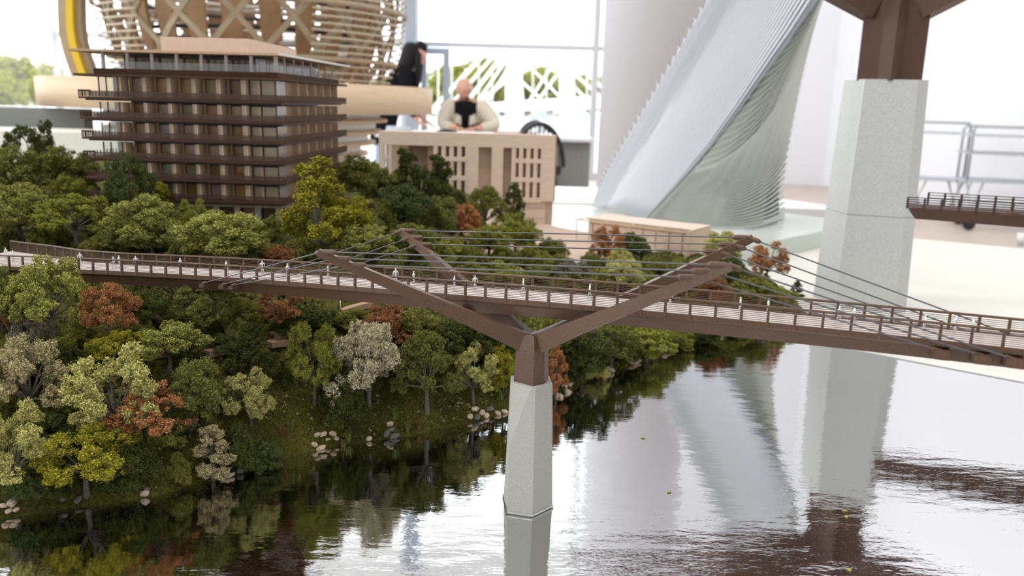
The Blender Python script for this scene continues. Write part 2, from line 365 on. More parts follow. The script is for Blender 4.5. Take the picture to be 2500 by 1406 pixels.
# water plate: polished sheet with a rippled varnish surface
m, nt, b = nodes('mirror_water')
b.inputs['Base Color'].default_value = (.68, .68, .68, 1); b.inputs['Metallic'].default_value = 1.0; b.inputs['Roughness'].default_value = .035
tc = nt.nodes.new('ShaderNodeTexCoord')
mp = nt.nodes.new('ShaderNodeMapping'); mp.inputs['Scale'].default_value = (9, 26, 1); mp.inputs['Rotation'].default_value = (0, 0, .12)
n1 = nt.nodes.new('ShaderNodeTexNoise'); n1.inputs['Scale'].default_value = 1.6; n1.inputs['Detail'].default_value = 5; n1.inputs['Roughness'].default_value = .55
n3 = nt.nodes.new('ShaderNodeTexNoise'); n3.inputs['Scale'].default_value = 2.2; n3.inputs['Detail'].default_value = 1
nt.links.new(tc.outputs['Object'], mp.inputs[0]); nt.links.new(mp.outputs[0], n1.inputs[0]); nt.links.new(tc.outputs['Object'], n3.inputs[0])
mu = nt.nodes.new('ShaderNodeMath'); mu.operation = 'MULTIPLY'; nt.links.new(n1.outputs['Fac'], mu.inputs[0]); nt.links.new(n3.outputs['Fac'], mu.inputs[1])
bp = nt.nodes.new('ShaderNodeBump'); bp.inputs['Strength'].default_value = 1; bp.inputs['Distance'].default_value = .0009
nt.links.new(mu.outputs[0], bp.inputs['Height']); nt.links.new(bp.outputs[0], b.inputs['Normal'])
# tiny embedded glitter specks
vo = nt.nodes.new('ShaderNodeTexVoronoi'); vo.inputs['Scale'].default_value = 420; nt.links.new(tc.outputs['Object'], vo.inputs[0])
lt = nt.nodes.new('ShaderNodeMath'); lt.operation = 'LESS_THAN'; lt.inputs[1].default_value = .16; nt.links.new(vo.outputs['Distance'], lt.inputs[0])
mr = nt.nodes.new('ShaderNodeMapRange'); mr.inputs[3].default_value = .035; mr.inputs[4].default_value = .16; nt.links.new(lt.outputs[0], mr.inputs[0]); nt.links.new(mr.outputs[0], b.inputs['Roughness'])
M['water'] = m
wp = [(-1.45, .0), (eR.x + .25, .0), (eR.x, eR.y), (eL.x, eL.y)] + [(p.x, p.y) for p in [Vector((.49, 1.45)), Vector((.40, 1.50)), Vector((-.2, 1.3)), Vector((-.5, 1.0)), Vector((-1.45, .8))]]
solo('water_sheet', MB().prism(wp, -.007, 0), 'water', (0, .7, 0), 'mirror-like rippled river surface of the model below the bridge', 'water')
# silver trim along the straight edge of the sheet
solo('sheet_edge', MB().beam(eL + Vector((0, .0012, -.003)), eR + Vector((0, .0012, -.003)), .002, .008), 'steel', (eL.x, eL.y, -.007), 'thin grey edging strip along the straight rim of the river sheet', 'edging')

# ground paths
def ribbon(name, pts, wd, label):
    P = []
    for a, b in zip(pts[:-1], pts[1:]):
        for k in range(6): P.append((a[0] + (b[0] - a[0]) * k / 6, a[1] + (b[1] - a[1]) * k / 6))
    P.append(pts[-1]); W = [on_ground(*p) for p in P]; mb = MB(); rings = []
    for i, p in enumerate(W):
        t = (W[min(i + 1, len(W) - 1)] - W[max(i - 1, 0)]); t.z = 0; t.normalize(); n = Vector((-t.y, t.x, 0))
        l, r = p - n * wd / 2, p + n * wd / 2
        zz = max(tz(l.x, l.y), tz(r.x, r.y), tz(p.x, p.y)) + .0015
        l.z = r.z = zz
        rings.append([l, r, r - Vector((0, 0, .006)), l - Vector((0, 0, .006))])
    mb.loft(rings); return solo(name, mb, 'path', W[0], label, 'path')
ribbon('footpath', [(655, 847), (722, 838)], .013, 'lower terracotta path slab beside the dark green upright tree')
ribbon('footpath', [(505, 868), (560, 859)], .011, 'short terracotta path piece left of the dark green upright tree')
ribbon('footpath', [(340, 874), (402, 866)], .009, 'shaded terracotta path piece behind the large pale sage tree')
ribbon('footpath', [(668, 826), (745, 802)], .014, 'upper terracotta path slab left of the yellow-green tree')
ribbon('footpath', [(835, 764), (905, 743)], .008, 'upper terracotta footpath bend beneath the near left mast arm')
# ------------------------------------------------------------------ footbridge
RAILPX = [(-140, 617), (0, 624), (43, 626), (211, 631), (384, 638), (572, 648), (782, 662), (964, 676), (1152, 689), (1300, 699), (1433, 709), (1610, 725), (1735, 736), (1869, 748), (2013, 762), (2164, 776), (2329, 793), (2500, 810), (2640, 825)]
def zr(px): return float(np.interp(px, [-140, 0, 384, 782, 1300, 1869, 2500, 2640], [.158, .161, .171, .181, .192, .1955, .197, .197]))
def wdk(px): return float(np.interp(px, [-140, 0, 110, 230, 2640], [.085, .066, .046, .0365, .0365]))
RH = .0118
raw = [at_z(x, y, zr(x)) for x, y in RAILPX]
def catmull(P, n):
    out = []
    for i in range(len(P) - 1):
        p0, p1, p2, p3 = P[max(i - 1, 0)], P[i], P[i + 1], P[min(i + 2, len(P) - 1)]
        for k in range(n):
            t = k / n; out.append(.5 * ((2 * p1) + (-p0 + p2) * t + (2 * p0 - 5 * p1 + 4 * p2 - p3) * t * t + (-p0 + 3 * p1 - 3 * p2 + p3) * t ** 3))
    out.append(P[-1]); return out
# smooth in space
for _ in range(2):
    raw = [raw[0]] + [raw[i - 1] * .25 + raw[i] * .5 + raw[i + 1] * .25 for i in range(1, len(raw) - 1)] + [raw[-1]]
FR = catmull(raw, 8); NR = []
for i, p in enumerate(FR):
    t = FR[min(i + 1, len(FR) - 1)] - FR[max(i - 1, 0)]; t.z = 0; t.normalize(); NR.append(Vector((-t.y, t.x, 0)))
WD = [wdk(proj(p)[0]) for p in FR]
BK = [p + n * wv for p, n, wv in zip(FR, NR, WD)]
DZ = Vector((0, 0, -RH))
PC = Vector((.018, .640, 0)); ANG = -.3728
Dv = Vector((math.cos(ANG), math.sin(ANG), 0)); Nv = Vector((-Dv.y, Dv.x, 0))
bridge = thing('footbridge', 'long brown cable-stayed model footbridge on a forked mast crossing the river', 'bridge', (PC.x, PC.y, 0))
# deck walking surface
mb = MB(); mb.loft([[f + DZ + n * .0012, b + DZ - n * .0012, b + DZ - n * .0012 - Vector((0, 0, .0015)), f + DZ + n * .0012 - Vector((0, 0, .0015))] for f, b, n in zip(FR, BK, NR)])
part('deck', mb, 'deck', bridge, label='pale boarded deck')
# girder with sloping soffit
mb = MB(); rings = []
for f, b, n, wv in zip(FR, BK, NR, WD):
    prof = [(-.0012, .0006), (-.0012, -.0034), (.0045, -.0062), (.0085, -.0150), (wv - .0085, -.0150), (wv - .0045, -.0062), (wv + .0012, -.0034), (wv + .0012, .0006), (wv - .0005, .0006), (wv - .0005, -.0016), (.0005, -.0016), (.0005, .0006)]
    rings.append([f + DZ + n * o + Vector((0, 0, z)) for o, z in prof])
mb.loft(rings); part('girder', mb, 'bronze', bridge)
def resample(P, step):
    out = []; acc = 0.0; nxt = 0.0
    for a, b, i in zip(P[:-1], P[1:], range(len(P))):
        L = (b - a).length
        while nxt <= acc + L:
            u = (nxt - acc) / L; out.append((a.lerp(b, u), i)); nxt += step
        acc += L
    return out
post_me = {}
for sgn, line, nm in ((-1, FR, 'front'), (1, BK, 'back')):
    mb = MB(); mb.tube(line, .0010, 6); part('handrail', mb, 'bronze', bridge)
    mb = MB()
    for k in range(7): mb.tube([p + Vector((0, 0, -.0022 - k * .0013)) for p in line], .00024, 4)
    part('rail_wires', mb, 'bronze', bridge)
    pm = MB().loft([[Vector((-.0010, -.0011 + sgn * .0006, -RH - .003)), Vector((.0010, -.0011 + sgn * .0006, -RH - .003)), Vector((.0010, .0011 + sgn * .0006, -RH - .003)), Vector((-.0010, .0011 + sgn * .0006, -RH - .003))],
                    [Vector((-.0008, -.0008, 0)), Vector((.0008, -.0008, 0)), Vector((.0008, .0008, 0)), Vector((-.0008, .0008, 0))]])
    pme = mesh_of('post', pm, 'bronze')
    for p, i in resample(line, .0182):
        n = NR[i]; link('post', pme, bridge, p - bridge.location, (0, 0, math.atan2(n.y, n.x) - PI / 2))

# pier and forked mast: one routine for the small one and for the big study model
def pier_mast(root, c, sc, ang, concrete, brown, zL, zR, collar=True, reach=.1583, spread=.066, tagseam=None, zt=.110, zj=.150):
    d = Vector((math.cos(ang), math.sin(ang), 0)); n = Vector((-d.y, d.x, 0)); c = Vector((c[0], c[1], 0))
    loc = lambda a, b, z: c + d * a * sc + n * b * sc + Vector((0, 0, z * sc))
    hexa = [(-.0235, .004), (-.0085, -.0235), (.0120, -.0205), (.0215, .002), (.0095, .0235), (-.0110, .0205)]
    topx = [(-.0195, .003), (-.0125, -.0165), (.0095, -.0165), (.0185, -.001), (.0095, .0165), (-.0095, .0165)]
    bv = [loc(a, b, 0) for a, b in hexa]; tv = [loc(a, b, zt) for a, b in topx]
    apex = bv[1].lerp(tv[1], .52); t1 = loc(-.0135, -.0120, zt); t1b = loc(.0060, -.0170, zt)
    V = bv + [tv[0], t1, t1b, tv[2], tv[3], tv[4], tv[5], apex]; pm = MB()
    pm.add(V, [(0, 1, 13, 7, 6), (13, 8, 7), (1, 2, 9, 8, 13), (2, 3, 10, 9), (3, 4, 11, 10), (4, 5, 12, 11), (5, 0, 6, 12), (6, 7, 8, 9, 10, 11, 12), (5, 4, 3, 2, 1, 0)])
    part('pier', pm, concrete, root)
    if collar:
        part('collar', MB().tube([loc(a * 1.01, b * 1.01, .0015) for a, b in hexa], .0011, 6, closed=True), 'steel', root)
    blk = [(-.0125, -.0085), (.0060, -.0135), (.0125, -.0035), (.0115, .0095), (-.0095, .0125)]
    blk2 = [(-.0115, -.0075), (.0060, -.0125), (.0115, -.0035), (.0105, .0085), (-.0085, .0115)]
    part('mast_block', MB().loft([[loc(a, b, zt - .002) for a, b in blk], [loc(a, b, zj - .012) for a, b in blk2], [loc(a * .75, b * .75, zj) for a, b in blk2]]), brown, root)
    tips = []
    for sx, z in ((-1, zL), (1, zR)):
        for sy in (-1, 1):
            p = loc(sx * .002, sy * .002, zj - .009); tip = loc(sx * reach, sy * spread, z)
            mid = p.lerp(tip, .55)
            mb = MB(); t = (tip - p).normalized(); side = t.cross(Vector((0, 0, 1))).normalized(); up = side.cross(t)
            rings = []
            for u, wv, h in ((-.02, .0070, .0190), (.06, .0072, .0150), (.3, .0066, .0115), (.6, .0058, .0090), (.88, .0048, .0070), (1.0, .0040, .0058)):
                q = p.lerp(tip, u); wv *= sc; h *= sc
                rings.append([q - side * wv / 2 - up * h / 2, q + side * wv / 2 - up * h / 2, q + side * wv / 2 + up * h / 2, q - side * wv / 2 + up * h / 2])
            mb.loft(rings); part('mast_arm', mb, brown, root); tips.append((tip, t))
    return tips
tips = pier_mast(bridge, PC, 1.0, ANG, 'concrete', 'bronze', .2125, .2319)

def edge_point(px, front, dz=-RH - .006, out=.003):
    best = min(range(len(FR)), key=lambda i: abs(proj(FR[i] if front else BK[i])[0] - px))
    p = FR[best] if front else BK[best]; return p + NR[best] * (-out if front else out) + Vector((0, 0, dz))
def sleeve(a, b, L=.0105, r=.0021):
    t = (b - a).normalized()
    part('cable_sleeve', MB().tube([a, a + t * L * .12, a + t * L * .8, a + t * L], [r * .8, r, r, r * .45], 8), 'bronze', bridge)
def cable(a, b): part('cable', MB().tube([a, b], .00058, 6), 'cable', bridge)
anch = MB()
sets = {0: [(492, True), (536, True), (580, True)], 1: [(640, False), (700, False), (760, False)], 2: [(2300, True), (2402, True), (2492, True)], 3: [(2365, False), (2445, False), (2560, False)]}
heads = {}
for ti, (tip, t) in enumerate(tips):
    back = t
    heads[ti] = [tip - back * (.004 + k * .0125) + Vector((0, 0, .002)) for k in range(3)]
for ti, spec in sets.items():
    order = spec if ti < 2 else spec[::-1]
    for k, (px, fr) in enumerate(order):
        a = heads[ti][k]; e = edge_point(px, fr)
        sleeve(a, e); cable(a, e)
        j = min(range(len(FR)), key=lambda i: abs(proj(FR[i] if fr else BK[i])[0] - px)); n = NR[j] * (-1 if fr else 1)
        dr = (a - e).normalized()
        kk = 1.7 if px > 1500 else 1.0
        part('cable_anchor', MB().beam(e - n * .010 - Vector((0, 0, .003)), e + n * .003 * kk - Vector((0, 0, .002)), .0068 * kk, .0042 * kk, .0055 * kk, .0032 * kk), 'bronze', bridge)
        sleeve(e - dr * .001, a, .008, .0014)
for a, b in ((0, 2), (1, 3)):
    for k in range(3):
        p, q = heads[a][k], heads[b][k]; cable(p, q); sleeve(p, q, .013); sleeve(q, p, .013)
# bearings under the deck beside the arms, and the leaning props among the trees
for px in (1128, 1445):
    e = edge_point(px, True, -RH - .018, -.006); part('bearing', MB().box(e - Vector((.004, .004, .004)), e + Vector((.004, .004, .006))), 'bronze', bridge)
for a, b, dn in (((386, 678), (462, 800), .012), ((458, 690), (436, 815), .012)):
    p = edge_point(a[0], True, -RH - .012, -dn); g = on_ground(*b)
    q = at_y(b[0], b[1], p.y + .005); q.z = min(q.z, tz(q.x, q.y) + .0)
    part('prop', MB().tube([p, q], [.0017, .0026], 8), 'bronze', bridge)

# ------------------------------------------------------------------ large study model of the pier on the right
C2 = Vector((.636, 1.46, 0)); A2 = ANG + .06
big = thing('pier_study_model', 'tall speckled grey concrete pier model with brown forked top', 'model', (C2.x, C2.y, -.008))
SC2 = 3.7
d2 = Vector((math.cos(A2), math.sin(A2), 0)); n2 = Vector((-d2.y, d2.x, 0))
def big_ring(pts, z): return [C2 + d2 * a + n2 * b + Vector((0, 0, z)) for a, b in pts]
def big_row(row, px=2150): return height_at(C2, row)
zt2 = big_row(196); zs2 = big_row(520)
def foot(u): # plan shape, u = 0 at the table, 1 at the top
    k = 1.0 - .16 * u
    return [(-.080 * k, .030), (-.046 * k, -.052 * k), (.052 * k, -.052 * k), (.072 * k, -.036 * k), (.072 * k, .05), (-.05, .07)]
us = zs2 / zt2
part('pier', MB().loft([big_ring(foot(0), -.008), big_ring(foot(us), zs2)]), 'concrete_big', big)
part('pier', MB().loft([big_ring(foot(us), zs2 + .0008), big_ring(foot(1), zt2)]), 'concrete_big', big)
zb2 = big_row(-10)
bl = [(-.054, -.020), (-.020, -.030), (.000, -.048), (.018, -.030), (.054, -.030), (.05, .04), (-.05, .04)]
part('mast_block', MB().loft([big_ring([(a * .93, b) for a, b in bl], zt2 - .002), big_ring([(a * .93, b) for a, b in bl], zb2 + .02)]), 'bronze_plain', big)
for sx in (-1, 1):
    for sy in (-1, 1):
        p = C2 + d2 * sx * .03 + n2 * sy * .012 + Vector((0, 0, zb2 - .005)); tip = C2 + d2 * sx * .56 + n2 * sy * .235 + Vector((0, 0, .80))
        part('mast_arm', MB().beam(p, tip, .034, .075, .02, .03), 'bronze_plain', big)

# separate bridge end entering from the right edge
P0 = at_y(2212, 505, 1.16); P1 = at_y(2530, 525, 1.10); P2 = P1 + (P1 - P0) * 1.2
seg2 = thing('bridge_segment', 'short cut-off brown bridge end with slatted railing at the right edge', 'model', (P1.x, P1.y, -.008))
dd = (P2 - P0).normalized(); nn = Vector((-dd.y, dd.x, 0)).normalized(); L2 = (P2 - P0).length
def s2(u, o, z): return P0 + dd * u + nn * o + Vector((0, 0, z))
part('deck', MB().loft([[s2(.006, 0, .0), s2(.006, .06, .0), s2(.006, .06, -.004), s2(.006, 0, -.004)], [s2(L2, 0, .0), s2(L2, .06, .0), s2(L2, .06, -.004), s2(L2, 0, -.004)]]), 'bronze_plain', seg2)
part('girder', MB().loft([[s2(.004, .001, -.004), s2(.004, .059, -.004), s2(.014, .046, -.017), s2(.014, .010, -.017)], [s2(L2, .001, -.004), s2(L2, .059, -.004), s2(L2, .046, -.022), s2(L2, .010, -.022)]]), 'bronze_plain', seg2)
for o, u0, hh in ((0, .0, .013), (.06, .03, .0165)):
    for k in range(5): part('rail', MB().beam(s2(u0, o, .002 + k * hh / 4.4), s2(L2, o, .002 + k * hh / 4.4), .0012, .0011), 'brown_frame', seg2)
    for k in range(16):
        u = u0 + .001 + k * .0215
        if u < L2: part('post', MB().box(s2(u, o, 0) - Vector((.0010, .002, .002)), s2(u, o, 0) + Vector((.0010, .001, hh))), 'brown_frame', seg2)
for u in (.115, .15, .185): part('cable_anchor', MB().tube([s2(u, -.004, -.003), s2(u + .014, -.006, .0005), s2(u + .03, -.004, -.002)], [.001, .0035, .001], 8), 'bronze_plain', seg2)
u = L2 - .05; part('stand', MB().box(s2(u, .02, 0) * 1 - Vector((.01, .01, s2(u, .02, 0).z + .008)), s2(u, .02, -.018) + Vector((.01, .01, 0))), 'bronze_plain', seg2)
# ------------------------------------------------------------------ trees: a few crowns, copied
def leaves_mesh(name, balls, per, size, seed, flat=.0):
    """balls: (x,y,z,r). Many tiny folded flakes around each ball, like flock on wire"""
    r = np.random.default_rng(seed); B = np.array(balls); n = np.maximum(4, (per * (B[:, 3] / B[:, 3].mean()) ** 2)).astype(int)
    C = np.repeat(B, n, 0); N = len(C)
    d = r.normal(size=(N, 3)); d /= np.linalg.norm(d, axis=1)[:, None]
    rad = (.45 + .62 * r.random(N) ** .6 + .75 * (r.random(N) < .09) * r.random(N))[:, None]
    P = C[:, :3] + d * C[:, 3:4] * rad
    a = r.normal(size=(N, 3)); nrm = d * .8 + a * .85 + np.array([0, 0, .3]); nrm /= np.linalg.norm(nrm, axis=1)[:, None]
    t = np.cross(nrm, r.normal(size=(N, 3))); t /= np.linalg.norm(t, axis=1)[:, None]; bta = np.cross(nrm, t)
    s = size * (.6 + .8 * r.random(N))[:, None]
    V = np.empty((N, 4, 3)); k = nrm * s * .35
    V[:, 0] = P - t * s - k; V[:, 1] = P - bta * s * .75; V[:, 2] = P + t * s - k; V[:, 3] = P + bta * s * .75
    F = np.arange(N * 4).reshape(N, 4)
    me = bpy.data.meshes.new(name); me.vertices.add(N * 4); me.vertices.foreach_set('co', V.astype(np.float32).ravel())
    me.loops.add(N * 4); me.loops.foreach_set('vertex_index', F.ravel().astype(np.int32)); me.polygons.add(N)
    me.polygons.foreach_set('loop_start', (np.arange(N) * 4).astype(np.int32)); me.update(calc_edges=True); me.validate()
    me.materials.append(M['foliage']); return me
def make_proto(kind, seed):
    r = random.Random(seed); lobes = []; mb = MB()
    ga = PI * (3 - math.sqrt(5))
    if kind == 'round':
        n = 13
        for i in range(n):
            u = (i + .5) / n; z = 1 - 1.75 * u; q = math.sqrt(max(0, 1 - z * z)); a = i * ga + r.uniform(-.4, .4)
            f = r.uniform(.62, .9); lobes.append((.38 * f * q * math.cos(a), .38 * f * q * math.sin(a), .50 + .42 * f * z, r.uniform(.125, .175)))
        lobes.append((0, 0, .52, .22))
    elif kind == 'spread':
        n = 13
        for i in range(n):
            u = (i + .5) / n; z = .95 - 1.5 * u; q = math.sqrt(max(0, 1 - z * z)); a = i * ga + r.uniform(-.6, .6)
            f = r.uniform(.66, 1.02); lobes.append((.40 * f * q * math.cos(a), .40 * f * q * math.sin(a), .50 + .44 * f * z, r.uniform(.105, .165)))
    elif kind == 'cone':
        n = 14
        for i in range(n):
            u = (i + .5) / n; z = .14 + .80 * u; q = (.30 * (1 - u) ** .7 + .03); a = i * ga + r.uniform(-.5, .5)
            lobes.append((q * .75 * math.cos(a), q * .75 * math.sin(a), z, .11 * (1 - u * .45) + .02))
    elif kind == 'bush':
        n = 11
        for i in range(n):
            u = (i + .5) / n; z = 1 - .95 * u; q = math.sqrt(max(0, 1 - z * z)); a = i * ga + r.uniform(-.5, .5)
            f = r.uniform(.6, .85); lobes.append((.5 * f * q * math.cos(a), .5 * f * q * math.sin(a), .12 + .68 * f * z, r.uniform(.16, .23)))
        lobes.append((0, 0, .35, .3))
    balls = []
    for (x, y, z, R) in lobes:
        m = 26 if kind != 'spread' else 25
        for k in range(m):
            v = Vector((r.gauss(0, 1), r.gauss(0, 1), r.gauss(.15, .9))).normalized() * R * r.uniform(.55, 1.0)
            b = R * r.uniform(.20, .38); zz = max(z + v.z * .9, b * .6 if kind == 'bush' else .12)
            balls.append((x + v.x, y + v.y, zz, b))
    per = {'round': 84, 'spread': 92, 'cone': 70, 'bush': 76}[kind]
    sz = {'round': .0092, 'spread': .0084, 'cone': .0082, 'bush': .0130}[kind]
    fol = leaves_mesh('foliage', balls, per, sz, seed)
    # trunk and limbs
    tr = .026 if kind != 'bush' else .02
    top = max(l[2] for l in lobes); fork = {'round': .26, 'spread': .28, 'cone': .8, 'bush': .08}[kind]
    bend = Vector((r.uniform(-.03, .03), r.uniform(-.03, .03), 0))
    mb.tube([(0, 0, -.10), (0, 0, .0), tuple(bend * .5 + Vector((0, 0, fork * .5))), tuple(bend + Vector((0, 0, fork)))], [tr * 1.6, tr * 1.35, tr, tr * .85], 7)
    f0 = bend + Vector((0, 0, fork - .01))
    for i, (x, y, z, R) in enumerate(lobes):
        if kind == 'cone' and i % 2: continue
        e = Vector((x, y, z)); base = f0 if kind != 'cone' else Vector((0, 0, max(.1, z - .08)))
        md = base.lerp(e, .5) + Vector((r.uniform(-.03, .03), r.uniform(-.03, .03), r.uniform(-.02, .04)))
        mb.tube([base, md, e, e + (e - md).normalized() * R * .6], [tr * .62, tr * .42, tr * .24, tr * .1], 5)
        for k in range(3):
            v = Vector((r.gauss(0, 1), r.gauss(0, 1), r.gauss(.3, .7))).normalized() * R * .9
            mb.tube([md.lerp(e, .6), e + v], [tr * .2, tr * .08], 4)
    return fol, mesh_of('trunk', mb, 'bark', smooth=True)
PROTO = {k: [make_proto(k, 11 * i + j * 101 + 5) for i in range(n)] for j, (k, n) in enumerate((('round', 4), ('spread', 4), ('cone', 2), ('bush', 3)))}
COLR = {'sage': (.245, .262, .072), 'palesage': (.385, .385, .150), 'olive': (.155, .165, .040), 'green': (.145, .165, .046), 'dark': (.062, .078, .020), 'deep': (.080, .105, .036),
        'lime': (.265, .255, .030), 'limegreen': (.215, .235, .045), 'rust': (.36, .175, .080), 'rustdark': (.24, .115, .052), 'grey': (.36, .33, .205), 'palegrey': (.47, .45, .34), 'bare': (.21, .195, .16)}
